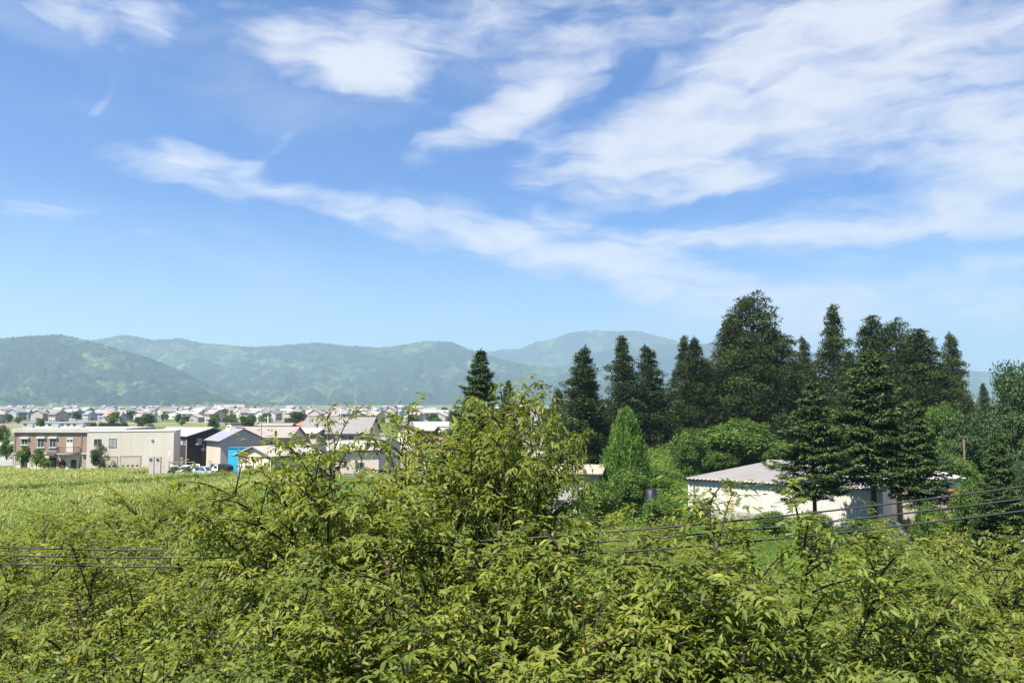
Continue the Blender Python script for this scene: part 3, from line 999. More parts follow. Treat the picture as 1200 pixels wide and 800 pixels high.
# ---- broad-leaved trees and bushes around the grove
BR = [broad_meshes(51), broad_meshes(52, nclump=60, n=15000), broad_meshes(53, flat=.6, nclump=40, mat=M_OLIVE), broad_meshes(54, mat=M_OLIVE, nclump=55, leaf=.2)]
for (px, py, D, hw, mdl, rz, lab) in [
    (806, 500, 116, 24, 0, .3, 'bright green bush at the foot of the twin pointed cedars'),
    (862, 488, 122, 44, 1, 1.2, 'wide bright green tree below the tallest cedar'),
    (915, 515, 120, 36, 0, 2.2, 'green bush between the warehouse roof and the left fir'),
    (838, 520, 121, 30, 1, 3.1, 'low green bush touching the back of the warehouse roof'),
    (765, 545, 105, 26, 0, 4.0, 'small green bush on the bank behind the lime cypress'),
    (1108, 470, 125, 26, 0, 5.0, 'pale green tree between the outer cedar and the flat crowned tree'),
    (1140, 477, 105, 34, 2, .8, 'flat crowned tree with layered boughs above the brown pole'),
    (1188, 474, 96, 34, 2, 1.8, 'second flat crowned tree, at the right edge above the fir'),
    (1198, 408, 120, 38, 3, 2.6, 'tall loose grey green tree cut by the right edge'),
    (1100, 520, 90, 36, 1, 3.4, 'bush in front of the brown pole and above the white roof'),
    (1196, 530, 72, 30, 3, 4.2, 'bush at the right edge behind the separate fir'),
    (1135, 560, 62, 26, 0, 5.1, 'bush below the brown pole beside the red roof'),
    (737, 546, 82, 26, 0, .5, 'leafy bush in front of the lime green cypress'),
    (950, 592, 62, 30, 3, 1.5, 'dark bush under the left fir of the warehouse'),
    (1010, 600, 62, 30, 3, 4.5, 'dark bush under the tallest fir, above the cables'),
    (905, 598, 74, 24, 1, 2.5, 'green bush against the concrete foot of the warehouse'),
    (1090, 585, 60, 24, 1, 3.8, 'green bush in front of the parked scrap beside the warehouse'),
    (775, 580, 74, 26, 0, 5.5, 'green bush by the dark barrel at the bank'),
    (700, 560, 78, 24, 1, 2.0, 'green bush hiding the right wall of the rusty-roofed shed'),
]:
    x = xp(px, D); g0 = gz(x, D)
    hgt = max(1.5, zp(py, D, px) - g0)
    plant('broadleaf_tree' if hgt > 4.5 else 'bush', BR[mdl], (x, D, g0), hw / FPX * D / 3.0 * 1.05, hgt / 6.0, rz, lab, 'tree' if hgt > 4.5 else 'bush')
CY = column_meshes(61)
D = 88
plant('cypress_tree', CY, (xp(733, D), D, 0), 30 / FPX * D / 2.0, zp(484, D) / 8.0, 0, 'lime green column cypress beside the rusty-roofed shed', 'tree')

# ------------------------------------------------------------------ bank weeds, grass, corn
r = np.random.default_rng(77)


def scatter(name, n, x0, x1, y0, y1, keep, zoff, size, asp, mat, tmpl, upright, tone, kindlabel):
    x = r.uniform(x0, x1, n); y = r.uniform(y0, y1, n)
    k = keep(x, y); x, y = x[k], y[k]
    n = len(x)
    lump = fbm(x / 2.2, y / 2.2, 5, 3)
    z = bank(x, y) + zoff * lump * r.uniform(.2, 1.2, n)
    ax = r.normal(0, 1, (n, 3)); ax[:, 2] = upright * np.abs(r.normal(1, .4, n))
    u = nrm(UPV + r.normal(0, .5, (n, 3))) if upright < .8 else rdir(n, r)
    l = size * r.uniform(.6, 1.4, n)
    t = np.clip(r.normal(tone, .18, n) + .5 * (fbm(x / 6, y / 6, 9, 3) - .5), 0, 1)
    me = leaf_mesh(name, np.stack([x, y, z], -1), nrm(ax), u, l, l * asp, t, mat, tmpl)
    return tag(link(name, me), kind='stuff')


WH0 = P(808, 603, 85.5); WH1 = P(1036, 618, 74.5)       # foot of the warehouse's long front wall
wdir = np.array([WH1.x - WH0.x, WH1.y - WH0.y]); WLEN = float(np.hypot(*wdir)); wdir /= WLEN
WROT = math.atan2(wdir[1], wdir[0])
wn = np.array([-wdir[1], wdir[0]])


def off_wh(x, y):
    a = (x - WH0.x) * wdir[0] + (y - WH0.y) * wdir[1]
    b = (x - WH0.x) * wn[0] + (y - WH0.y) * wn[1]
    return ~((a > -.3) & (a < WLEN + 9) & (b > -.3) & (b < 28))


scatter('ground_cover', 130000, 6, 70, 78, 150, lambda x, y: off_wh(x, y) & ((y > 84) | (x < 20)), 1.3, .30, .7, M_BROAD, T_QUAD, .35, .68, '')
scatter('grass', 90000, -24, 50, 16, 82, lambda x, y: off_wh(x, y) & (np.abs(x) < 8 + y * .62), .5, .40, .10, M_GRASS, T_BLADE, 1.5, .55, '')
scatter('undergrowth', 45000, -22, 22, 4, 34, lambda x, y: (np.abs(x) < 5 + y * .62), 1.0, .22, .5, M_BROAD, T_FOLD, .4, .6, '')


def corn_field():
    n = 60000
    ux, uy = math.cos(R(28)), math.sin(R(28))
    x = r.uniform(-118, -12, n); y = r.uniform(46, 129, n)
    s_ = x * ux + y * uy; v = np.round((-x * uy + y * ux) / .8) * .8        # sown in rows
    x = s_ * ux - v * uy + r.normal(0, .07, n); y = s_ * uy + v * ux + r.normal(0, .07, n)
    lane = np.abs((y - 97) - (x + 66) * .74)              # farm lane across the corn
    k = (x > -118) & (x < -15 - (y - 45) * .20) & (y > 46) & (y < 128.5) & (np.abs(x) < 14 + y * .72) & (lane > 3.2)
    k &= ~((np.abs(x + 49.5) < 8) & (y > 118.5))
    x, y = x[k], y[k]; n = len(x)
    h = 1.7 * (.86 + .22 * fbm(x / 9, y / 9, 31, 3) + r.normal(0, .05, n)) + .12 * np.sin(x * .11 + y * .05)
    lv = Leaves()
    yel = fbm(x / 14, y / 14, 61, 3) - .5
    for q in range(8):
        a = r.uniform(0, 2 * math.pi, n)
        z = h * (.28 + .085 * q)
        ax = np.stack([np.cos(a), np.sin(a), r.uniform(.5, 1.5, n)], -1)
        lv.add(np.stack([x, y, z], -1), ax, nrm(np.stack([-np.cos(a), -np.sin(a), np.ones(n)], -1)), r.uniform(.45, .75, n), r.uniform(.07, .11, n), np.clip(r.normal(.42, .16, n) + .5 * yel, 0, .76))
    for q in range(2):
        ax = r.normal(0, .28, (n, 3)) + UPV
        lv.add(np.stack([x, y, h * .92], -1), ax, rdir(n, r), r.uniform(.28, .48, n), r.uniform(.05, .09, n), np.clip(r.normal(.80, .08, n) + .5 * yel, .55, 1))
    return tag(link('corn', lv.mesh('corn', M_CORN, T_BLADE)), kind='stuff')


corn_field()

# ------------------------------------------------------------------ buildings
M_BROWN = plain('brown_render', (.27, .195, .155), .85, .08, .6, .2)
M_PALE = plain('pale_tile', (.60, .52, .45), .8, .08, 1.2, .2)
M_DTILE = plain('greybrown_tile', (.30, .24, .21), .8, .12, 1.5, .2)
M_CREAM = plain('cream_panel', (.60, .54, .45), .75, .06, .5, .25, streak=True)
M_CREAM2 = plain('cream_shutter', (.55, .47, .36), .6, .05, 1, .3)
M_SLAB = plain('roof_slab', (.42, .40, .36), .8, .15, .8, .2)
M_WHITE = plain('white_paint', (.52, .51, .49), .6, .05, 1, .3)
M_DARK = plain('dark_siding', (.045, .036, .035), .7, .15, 2, .3)
M_BLACK = plain('black_paint', (.02, .02, .02), .5, .1, 2, .4)
M_GLASS = plain('window_glass', (.05, .06, .065), .08, .2, .7, .6)
M_CURT = plain('curtained_glass', (.34, .34, .33), .2, .35, 1.4, .5)
M_TAN = plain('tan_siding', (.47, .40, .33), .8, .07, 1, .2, streak=True)
M_BEIGE = plain('beige_mortar', (.62, .53, .44), .8, .08, .8, .2)
M_LAV = plain('lavender_slate', (.22, .215, .25), .6, .10, 2, .3)
M_PINKR = plain('sunbleached_roof', (.25, .22, .205), .8, .10, 1.2, .3)
M_LIGHTR = plain('pale_tin_roof', (.33, .30, .27), .75, .10, 1, .35)
M_GREYR = plain('grey_tile_roof', (.20, .185, .18), .75, .12, 1.4, .25)
M_REDR = plain('red_tin_roof', (.55, .17, .14), .6, .12, 1, .3)
M_MARO = plain('maroon_boards', (.15, .035, .04), .8, .2, 3, .2)
M_BLUE = plain('blue_sheet', (.03, .36, .62), .5, .06, .8, .3)
M_TEAL = plain('pale_teal', (.34, .50, .47), .6, .10, 1, .3)
M_STEEL = plain('galvanised_steel', (.42, .43, .44), .45, .12, 3, .4, metal=.5)
M_WOOD = plain('weathered_wood', (.26, .14, .09), .85, .25, 4, .15)
M_TYRE = plain('rubber', (.015, .015, .015), .9, .1, 4, .2)


def ribbed(name, c, c2, rough, axis, wl, rust=0.0, spec=.3):
    """corrugated sheet: real ribs are in the mesh; colour wears in streaks"""
    m, t, o = newmat(name)
    b = t.nodes.new('ShaderNodeBsdfPrincipled'); b.inputs['Roughness'].default_value = rough; b.inputs['Specular IOR Level'].default_value = spec
    tcn = t.nodes.new('ShaderNodeTexCoord'); mp = t.nodes.new('ShaderNodeMapping'); mp.inputs['Scale'].default_value = axis
    t.links.new(tcn.outputs['Object'], mp.inputs[0])
    n = t.nodes.new('ShaderNodeTexNoise'); n.inputs['Scale'].default_value = wl; n.inputs['Detail'].default_value = 7; n.inputs['Roughness'].default_value = .7
    t.links.new(mp.outputs[0], n.inputs['Vector'])
    rr = t.nodes.new('ShaderNodeValToRGB')
    rr.color_ramp.elements[0].position = .5 - rust * .3; rr.color_ramp.elements[1].position = .78 - rust * .3
    rr.color_ramp.elements[0].color = (*c, 1); rr.color_ramp.elements[1].color = (*c2, 1)
    t.links.new(n.outputs['Fac'], rr.inputs[0]); t.links.new(rr.outputs[0], b.inputs['Base Color'])
    t.links.new(b.outputs[0], o.inputs[0])
    return m


M_RUST = ribbed('rusty_tin_roof', (.56, .47, .40), (.33, .16, .09), .7, (1.2, .18, 1), 1.6, .35)
M_CORR = ribbed('cream_corrugated', (.53, .52, .49), (.44, .36, .27), .6, (1.6, 1, .06), 1.1, -.1)
M_CORR_R = ribbed('pink_grey_corrugated', (.36, .335, .32), (.29, .26, .24), .6, (1, .15, 1), .8, .1)


def window(parent, x, z, w, h, y=0.0, mull=1, glass=None, frame=None, sill=False, lintel=None):
    """window on a wall facing local -y at depth y: frame > pane"""
    t = .06
    f = MB()
    f.box(x - w / 2, x + w / 2, y - .07, y + .02, z, z + t).box(x - w / 2, x + w / 2, y - .07, y + .02, z + h - t, z + h)
    f.box(x - w / 2, x - w / 2 + t, y - .07, y + .02, z + t, z + h - t).box(x + w / 2 - t, x + w / 2, y - .07, y + .02, z + t, z + h - t)
    for k in range(mull):
        mxx = x - w / 2 + w * (k + 1) / (mull + 1)
        f.box(mxx - .03, mxx + .03, y - .06, y + .02, z + t, z + h - t)
    if sill: f.box(x - w / 2 - .12, x + w / 2 + .12, y - .16, y + .02, z - .1, z - .003)
    fo = f.build('window', frame or M_WHITE, parent)
    MB().box(x - w / 2 + t, x + w / 2 - t, y - .03, y + .015, z + t, z + h - t).build('pane', glass or M_GLASS, fo)
    if lintel:
        MB().box(x - w / 2 - .15, x + w / 2 + .15, y - .3, y + .02, z + h + .003, z + h + .32).build('shutter_box', lintel, fo)
    return fo


def side_window(parent, y, z, w, h, x, sgn, mull=1, glass=None, frame=None):
    """window on an end wall facing local +x or -x"""
    t = .06
    f = MB(); a, b = sorted((x, x + sgn * .07))
    f.box(a, b, y - w / 2, y + w / 2, z, z + t).box(a, b, y - w / 2, y + w / 2, z + h - t, z + h)
    f.box(a, b, y - w / 2, y - w / 2 + t, z + t, z + h - t).box(a, b, y + w / 2 - t, y + w / 2, z + t, z + h - t)
    for k in range(mull):
        m_ = y - w / 2 + w * (k + 1) / (mull + 1)
        f.box(a, b, m_ - .03, m_ + .03, z + t, z + h - t)
    fo = f.build('window', frame or M_WHITE, parent)
    a, b = sorted((x, x + sgn * .03))
    MB().box(a, b, y - w / 2 + t, y + w / 2 - t, z + t, z + h - t).build('pane', glass or M_GLASS, fo)
    return fo


def gable(name, label, loc, rz, wx, dy, ze, zr, wall, roof, over=.5, cat='house', trim=None, group=None, ribs=0, foot=None):
    """house with its ridge along local x; the front eave is at local y = 0; origin at the front wall's middle"""
    root = tag(empty(name, loc, rz), label, cat, group)
    h = wx / 2
    w = MB()
    prof = [(0, 0), (dy, 0), (dy, ze), (dy / 2, zr - .1), (0, ze)]
    w.prism(prof, -h, h, 'x')
    w.build('wall', wall, root)
    sl = (zr - ze) / (dy / 2)
    t = .16
    rf = MB()
    o2 = over
    pr = [(-o2, ze - sl * o2 + .02), (dy / 2, zr + .02), (dy + o2, ze - sl * o2 + .02), (dy + o2, ze - sl * o2 + .02 + t), (dy / 2, zr + .02 + t), (-o2, ze - sl * o2 + .02 + t)]
    b0 = len(rf.v)
    rf.prism(pr[:2] + pr[4:6], -h - over * .8, h + over * .8, 'x')
    rf.prism([pr[1], pr[2], pr[3], pr[4]], -h - over * .8, h + over * .8, 'x')
    if ribs:
        n = int(wx / ribs)
        for k in range(n + 1):
            xx = -h - over * .8 + .05 + (wx + over * 1.6 - .1) * k / n
            for s in (0, 1):
                ya, za = (pr[5][0], pr[5][1]) if s == 0 else (pr[3][0], pr[3][1])
                rf.tube([(xx, ya, za + .015), (xx, dy / 2, zr + t + .035)], .035, 4)
    ro = rf.build('roof', roof, root)
    rc = MB().box(-h - over * .8, h + over * .8, dy / 2 - .12, dy / 2 + .12, zr + t + .01, zr + t + .13)
    rc.build('ridge_cap', trim or roof, ro)
    for yy in (-o2, dy + o2):
        s = -1 if yy < 0 else 1
        MB().box(-h - over * .8, h + over * .8, min(yy, yy + s * .12), max(yy, yy + s * .12), ze - sl * o2 - .06, ze - sl * o2 + .14).build('gutter', trim or M_BLACK, ro)
    if foot:
        MB().box(-h - .03, h + .03, -.03, dy + .03, -.2, .45).build('foundation', foot, root)
    return root


# ---- brown two-storey building ---------------------------------------------------
D = 142.0
bx0, bx1 = xp(16, D, 525), xp(108, D, 525)
root = tag(empty('brown_building', ((bx0 + bx1) / 2, D, 0)), 'brown two-storey flat-roofed building with a small balcony at the far left', 'building')
hw_ = (bx1 - bx0) / 2
ztop, zmid = zp(506.5, D), zp(530, D)
lx = lambda px: xp(px, D, 525) - (bx0 + bx1) / 2
MB().box(-hw_, hw_, 0, 11, zmid, ztop).build('upper_wall', M_BROWN, root)
MB().box(-hw_ + .05, hw_ - 1.7, .06, 10.9, -.2, zmid - .003).build('lower_wall', M_PALE, root)
MB().box(hw_ - 1.69, hw_, .03, 10.9, -.2, zmid - .003).build('tiled_pier', M_DTILE, root)
rf = MB().box(-hw_ - .35, hw_ + 6.2, -.35, 11.4, ztop + .003, ztop + .32).box(-hw_ - .2, hw_ + 6.0, -.2, 11.2, ztop + .323, ztop + .72)
rf.build('roof_slab', M_SLAB, root)
MB().box(-hw_ - .1, hw_ - .02, -.10, -.004, zmid - .25, zmid - .05).build('ledge', M_WHITE, root)
for px, z0, z1, gl in ((29, 521, 514, M_GLASS), (48, 524, 513.5, M_GLASS), (62, 524, 513.5, M_GLASS)):
    window(root, lx(px), zp(z0, D), 1.2, zp(z1, D) - zp(z0, D), 0, 1, gl, M_WHITE, True, M_WHITE)
d_ = MB().box(lx(78), lx(86), -.09, .01, zmid + .05, zp(512.5, D)); dobj = d_.build('door', M_WHITE, root)
for a_, b_ in ((78.8, 81.5), (82.5, 85.2)):
    MB().box(lx(a_), lx(b_), -.11, -.085, zp(517.5, D), zp(514.5, D)).build('pane', M_GLASS, dobj)
for xx in (-hw_ + .25, hw_ - 1.9):
    MB().tube([(xx, -.12, 0), (xx, -.12, ztop - .1)], .05, 6).build('downpipe', M_DTILE, root)
for xx, ww in ((-6, .8), (-1.5, 1.2), (3.2, .7)):
    MB().box(xx - ww / 2, xx + ww / 2, 3, 3.8, ztop + .725, ztop + 1.45).build('roof_vent', M_STEEL, root)
# curved balcony with railing
ba = MB(); cx_, rad_ = lx(81), (lx(94) - lx(68)) / 2
pts = [(cx_ + rad_ * math.cos(a), -.05 + 1.25 * -math.sin(a)) for a in np.linspace(0, math.pi, 13)]
ba.prism(pts[::-1], zmid - .32, zmid, 'z')
bo = ba.build('balcony', M_DTILE, root)
rl = MB()
for zz in (zmid + .08, zmid + 1.0):
    rl.tube([(x, y, zz) for x, y in pts], .035, 5)
for a in np.linspace(0, math.pi, 27):
    rl.tube([(cx_ + rad_ * math.cos(a), -.05 - 1.25 * math.sin(a), zmid), (cx_ + rad_ * math.cos(a), -.05 - 1.25 * math.sin(a), zmid + 1.0)], .018, 4)
rl.build('railing', M_BLACK, bo)
MB().prism([(-.9, zp(533, D)), (-.9, zp(533.6, D)), (0, zp(529.5, D) - .1), (0, zp(529, D) - .1)], lx(56), lx(67), 'x').build('awning', M_DARK, root)
window(root, lx(29), .3, 1.1, zp(534, D) - .3, .06, 1, M_GLASS, M_BLACK)
window(root, lx(62), .3, 1.4, zp(536, D) - .3, .06, 0, M_GLASS, M_DARK)
window(root, lx(87), .0, .9, 2.0, .06, 0, M_GLASS, M_DARK)
window(root, lx(100), zp(537, D), .5, .5, .03, 0, M_GLASS, M_DARK)

# ---- cream block with garage shutters ---------------------------------------------
D = 136.0
bx0, bx1 = xp(105, D, 525), xp(207, D, 525)
cxm = (bx0 + bx1) / 2 - .3
root = tag(empty('cream_building', (cxm, D, 0), R(14)), 'plain cream flat-roofed building with garage shutters right of the brown one', 'building')
hw_ = (bx1 - bx0) / 2 * .93; zt = zp(505.5, D)
lx = lambda px: (xp(px, D, 525) - cxm) * .93
MB().box(-hw_, hw_, 0, 6, -.2, zt).build('wall', M_CREAM, root)
MB().box(-hw_ - .06, hw_ + .06, -.06, 6.06, zt + .003, zt + .16).build('parapet_cap', M_WHITE, root)
sm = MB()
for k in range(1, 8):
    xx = -hw_ + 2 * hw_ * k / 8
    sm.box(xx - .012, xx + .012, -.012, .01, .0, zt - .05)
sm.build('panel_seam', M_CREAM2, root)
for px, z0, z1 in ((115, 521, 513.5), (132, 523.5, 513)):
    window(root, lx(px), zp(z0, D), 1.15, zp(z1, D) - zp(z0, D), 0, 1, M_CURT if px > 120 else M_GLASS, M_STEEL)
for a, b in ((121, 138), (142, 165)):
    g = MB().box(lx(a) - .1, lx(b) + .1, -.05, .01, zp(535, D), zp(533.8, D)).box(lx(a) - .1, lx(a), -.05, .01, 0, zp(535, D)).box(lx(b), lx(b) + .1, -.05, .01, 0, zp(535, D))
    go = g.build('garage_door', M_DTILE, root)
    pl = MB()
    zz = 0.02; zc = zp(535, D) - .01
    while zz < zc - .05:
        pl.box(lx(a) + .003, lx(b) - .003, -.035, .005, zz, min(zz + .42, zc)); zz += .435
    po = pl.build('shutter', M_CREAM2, go)
    n_ = 4 if b - a > 20 else 3
    for k in range(n_):
        c = lx(a) + (lx(b) - lx(a)) * (k + .6) / (n_ + .2)
        MB().box(c - .2, c + .2, -.05, -.03, 1.32, 1.56).build('pane', M_GLASS, po)
MB().tube([(lx(178), -.12, zp(515.5, D)), (lx(178), .01, zp(515.5, D))], .22, 10).build('vent', M_STEEL, root)
MB().tube([(hw_ - .12, -.1, 0), (hw_ - .12, -.1, zt - .2)], .06, 6).build('downpipe', M_STEEL, root)

# white outdoor units against the cream wall
for (px, lab) in ((179, 'white outdoor unit with round grille, left of the pair by the cream wall'), (187, 'white outdoor unit with round grille, right of the pair by the cream wall')):
    u = tag(empty('outdoor_unit', (xp(px, D - 1), D - 1.0, 0)), lab, 'air conditioner', 'outdoor units by the cream wall')
    hh = zp(535, D - 1)
    MB().box(-.46, .46, -.2, .2, .1, hh).box(-.48, .48, -.22, .22, hh + .002, hh + .05).build('casing', M_SLAB, u)
    gp = MB()
    for rr_ in (.12, .2, .28):
        gp.tube([(rr_ * math.cos(a), -.215, hh - .5 + rr_ * math.sin(a)) for a in np.linspace(0, 2 * math.pi, 17)], .018, 4, cap=False)
    gp.tube([(0, -.22, hh - .5), (0, -.2, hh - .5)], .1, 10)
    gp.build('grille', M_BLACK, u)
    for q_ in (-.35, .35):
        MB().box(q_ - .05, q_ + .05, -.18, .18, 0, .098).build('foot', M_BLACK, u)

# ---- village houses ---------------------------------------------------------------
# dark house
D = 150
p = P(214.5, 540, D)
hse = gable('dark_house', 'black clad house with pale roof between the cream building and the grey house', (p.x, D, 0), R(-46), 3.7, 9.5, zp(511, D), zp(501.5, D + 3), M_DARK, M_LIGHTR, .35)
window(hse, -.7, zp(521, D), 1.0, 1.1, 0, 1, M_CURT)
window(hse, .7, zp(521, D), .9, 1.1, 0, 1, M_GLASS)
window(hse, -.5, .6, 1.1, 1.2, 0, 1, M_GLASS)
side_window(hse, 2.2, zp(521, D), .9, 1.2, 1.85, 1, 1, M_CURT)
side_window(hse, 3.0, zp(528, D), .8, .5, 1.85, 1, 0, M_CURT)
MB().tube([(1.75, -.12, 0), (1.75, -.12, zp(513, D))], .07, 6).build('downpipe', M_WHITE, hse)
# long pale-roofed house behind it
D = 172
gable('pale_roofed_house', 'low house with long pale roof behind the cream building', (xp(207, D), D, 0), R(-8), 8.5, 8, zp(510, D), zp(501, D + 4), M_BEIGE, M_LIGHTR)
# grey house with dormer
D = 141
p = P(246, 540, D)
hse = gable('grey_house', 'tan walled house with lavender roof and a lantern dormer', (p.x, D + 1.5, 0), R(-50), 7.0, 8.0, zp(516, D), zp(502.5, D + 3), M_TAN, M_LAV, .45, trim=M_BLACK)
ze, zr = zp(516, D), zp(502.5, D + 3)
zd = zr + .95
dm = MB()
dm.poly([(-2.4, 2.6, zr - .8), (.3, 2.6, zr - .8), (-.3, 3.2, zd), (-1.8, 3.2, zd)])
dm.poly([(.3, 2.6, zr - .8), (.3, 5.4, zr - .8), (-.3, 4.8, zd), (-.3, 3.2, zd)])
dm.poly([(-2.4, 5.4, zr - .8), (-2.4, 2.6, zr - .8), (-1.8, 3.2, zd), (-1.8, 4.8, zd)])
dm.poly([(.3, 5.4, zr - .8), (-2.4, 5.4, zr - .8), (-1.8, 4.8, zd), (-.3, 4.8, zd)])
do = dm.build('dormer', M_TAN, hse)
MB().box(-2.0, -.1, 3.0, 5.0, zd + .002, zd + .14).build('dormer_roof', M_LAV, do)
MB().prism([(2.78, zr - .45), (2.83, zr - .4), (3.06, zr + .55), (3.01, zr + .5)], -1.55, -.55, 'x').build('pane', M_GLASS, do)
side_window(hse, 4.2, 3.2, 1.2, .9, 3.5, 1, 1, M_CURT)
window(hse, -1.2, .8, 1.6, 1.1, 0, 1, M_CURT)
# beige two-storey house
D = 147
x0, x1 = xp(275, D), xp(341, D)
hse = gable('beige_house', 'beige two-storey house with sun-bleached roof behind the tin-roofed house', ((x0 + x1) / 2, D, 0), R(-3), x1 - x0, 8.5, zp(512, D), zp(500.5, D + 4), M_BEIGE, M_PINKR, .55, trim=M_DARK)
c = (x0 + x1) / 2
for px, w_, gl in ((285, 1.3, M_CURT), (295.5, 1.5, M_CURT), (308, 1.2, M_GLASS), (319, .5, M_GLASS), (335.5, 1.7, M_CURT)):
    window(hse, xp(px, D) - c, zp(521, D), w_, zp(515, D) - zp(521, D), 0, 1 if w_ > 1 else 0, gl, M_WHITE)
for px in (286, 300):
    window(hse, xp(px, D) - c, .7, 1.5, 1.3, 0, 1, M_CURT, M_STEEL)
for px, col in ((297, M_DARK), (309, M_DARK)):
    MB().box(xp(px, D) - c - .12, xp(px, D) - c + .12, 2.4, 2.7, zp(508, D), zp(503.5, D)).build('chimney', col, hse)
# tin-roofed house with open gable
D = 127
p = P(300, 545, D)
hse = gable('tin_roofed_house', 'single-storey house with pale tin roof and timber gable facing the corn', (p.x + 6.2, D + .5, 0), R(60), 10.5, 7.2, zp(532, D), zp(522.5, D), M_BEIGE, M_LIGHTR, .7, trim=M_BLACK, ribs=.5)
for yy in (.3, 2.0, 3.7, 5.4, 6.9):
    MB().box(-5.33, -5.25, yy - .09, yy + .09, 0, zp(533, D)).build('post', M_WOOD, hse)
MB().box(-5.31, -5.255, .4, 6.8, zp(533, D) - .25, zp(533, D) - .05).build('beam', M_WOOD, hse)
side_window(hse, 1.2, .4, 1.3, 1.9, -5.25, -1, 1, M_GLASS, M_STEEL)
side_window(hse, 4.6, .4, 1.4, 1.9, -5.25, -1, 1, M_GLASS, M_STEEL)
window(hse, -2.4, 1.0, 1.6, 1.4, 0, 1, M_GLASS, M_DARK)
window(hse, 1.4, .9, 1.8, 1.5, 0, 1, M_CURT, M_STEEL)
# blue sheet shed
D = 133
x0, x1 = xp(268.5, D), xp(290, D)
sh = tag(empty('blue_shed', ((x0 + x1) / 2, D, 0)), 'bright blue sheeted shed between the parked cars and the timber gable', 'shed')
hw_ = (x1 - x0) / 2
MB().prism([(0, 0), (3.2, 0), (3.2, zp(526, D)), (0, zp(525, D))], -hw_, hw_, 'x').build('wall', M_BLUE, sh)
MB().prism([(-.15, zp(524.6, D)), (3.3, zp(525.6, D)), (3.3, zp(525, D)), (-.15, zp(524, D))], -hw_ - .1, hw_ + .1, 'x').build('roof', M_BLUE, sh)
MB().box(hw_ - 1.2, hw_ - .3, -.04, .01, .0, 1.9).build('door', M_WHITE, sh)
# small white annex roof
D = 156
gable('annex', 'low annex with white roof right of the beige two-storey house', (xp(354, D), D, 0), R(-12), 6.0, 5, zp(507.5, D), zp(503, D + 2), M_TAN, M_WHITE, .4, cat='annex')
D = 178
gable('red_roofed_house', 'house with a faded red roof among the cherry sprigs', (xp(366, D), D, 0), R(10), 3.6, 7, zp(503, D), zp(493.5, D + 3), M_BEIGE, M_REDR, .4)
D = 158
x0, x1 = xp(352, D), xp(431, D); c = (x0 + x1) / 2
hse = gable('grey_roofed_house', 'large beige house with big grey roof right of the red roof', (c, D, 0), R(-2), x1 - x0, 12, zp(507, D), zp(489, D + 6), M_BEIGE, M_GREYR, .6, trim=M_DARK)
for px in (380, 404, 411.5, 424):
    window(hse, xp(px, D) - c, zp(515, D), 1.1, zp(510, D) - zp(515, D), 0, 1 if px < 408 else 0, M_GLASS, M_STEEL)
D = 137
hse = gable('long_white_roofed_shed', 'long low shed with white roof in front of the grey-roofed house', (xp(415, D), D, 0), R(14), 8.5, 5, zp(527, D), zp(517, D + 2), M_BEIGE, M_LIGHTR, .4, cat='shed', ribs=.5)
window(hse, 1, .8, 1.5, 1.1, 0, 1, M_GLASS, M_STEEL)
D = 140
hse = gable('small_dark_gable_house', 'small house with dark gable left of the maroon shed', (xp(434, D), D, 0), R(-44), 4.4, 5.0, zp(521, D), zp(513, D), M_BEIGE, M_PINKR, .4, trim=M_BLACK)
D = 158
x0, x1 = xp(486, D), xp(507, D)
hse = gable('maroon_shed', 'maroon boarded shed under a light roof, seen above the cherry leaves', ((x0 + x1) / 2, D, 0), R(-6), x1 - x0, 6, zp(504.5, D), zp(500.5, D + 3), M_MARO, M_LIGHTR, .6, cat='shed')
MB().box(-.5, .5, -.05, .01, 0, 2).build('door', M_DARK, hse)
D = 166
hse = gable('ochre_house', 'low ochre house with flat light roof joined right of the maroon shed', (xp(519, D), D, 0), R(-6), 5.0, 6, zp(506, D), zp(502, D + 3), M_TAN, M_LIGHTR, .5)
D = 143
gable('brown_gable_house', 'small house with brown gable roof below the maroon shed', (xp(504, D), D, 0), R(-40), 4.2, 5.0, zp(521, D), zp(514.5, D), M_WHITE, M_WOOD, .5)
D = 196
gable('teal_roofed_house', 'house with pale teal roof behind the maroon shed', (xp(505, D), D, 0), R(4), 8, 7, zp(499.5, D), zp(495, D + 3), M_BEIGE, M_TEAL, .5)
D = 205
gable('bluish_roofed_house', 'house with slate blue roof left of the teal one', (xp(482, D), D, 0), R(-10), 7, 7, zp(498.5, D), zp(495, D + 3), M_BEIGE, M_LAV, .5)
D = 215
gable('slate_roofed_house', 'house with pale slate roof glimpsed right of the thin spruce', (xp(611, D), D, 0), R(-20), 8.5, 8, zp(497, D), zp(489, D + 3), M_BEIGE, M_LAV, .5)
D = 170
gable('cream_gable_house', 'cream house glimpsed through twigs left of the first cedar', (xp(622, D), D, 0), R(-35), 7, 7, zp(520, D), zp(511, D + 3), M_CREAM, M_PINKR, .5)
D = 185
gable('hazel_roofed_house', 'house with hazel roof behind the beige two-storey house', (xp(318, D), D, 0), R(-5), 7.5, 7, zp(502.5, D), zp(496.5, D + 3), M_BEIGE, M_PINKR, .5)
D = 190
gable('gabled_beige_house', 'gabled house with brown roof behind the white annex', (xp(343, D), D, 0), R(-55), 6, 7, zp(502, D), zp(495, D), M_BEIGE, M_WOOD, .5)
D = 155
gable('white_walled_house', 'white walled house at the left edge beside the pale fence', (xp(-2, D), D, 0), R(5), 6, 6, zp(523, D), zp(519, D + 3), M_WHITE, M_LIGHTR, .4)

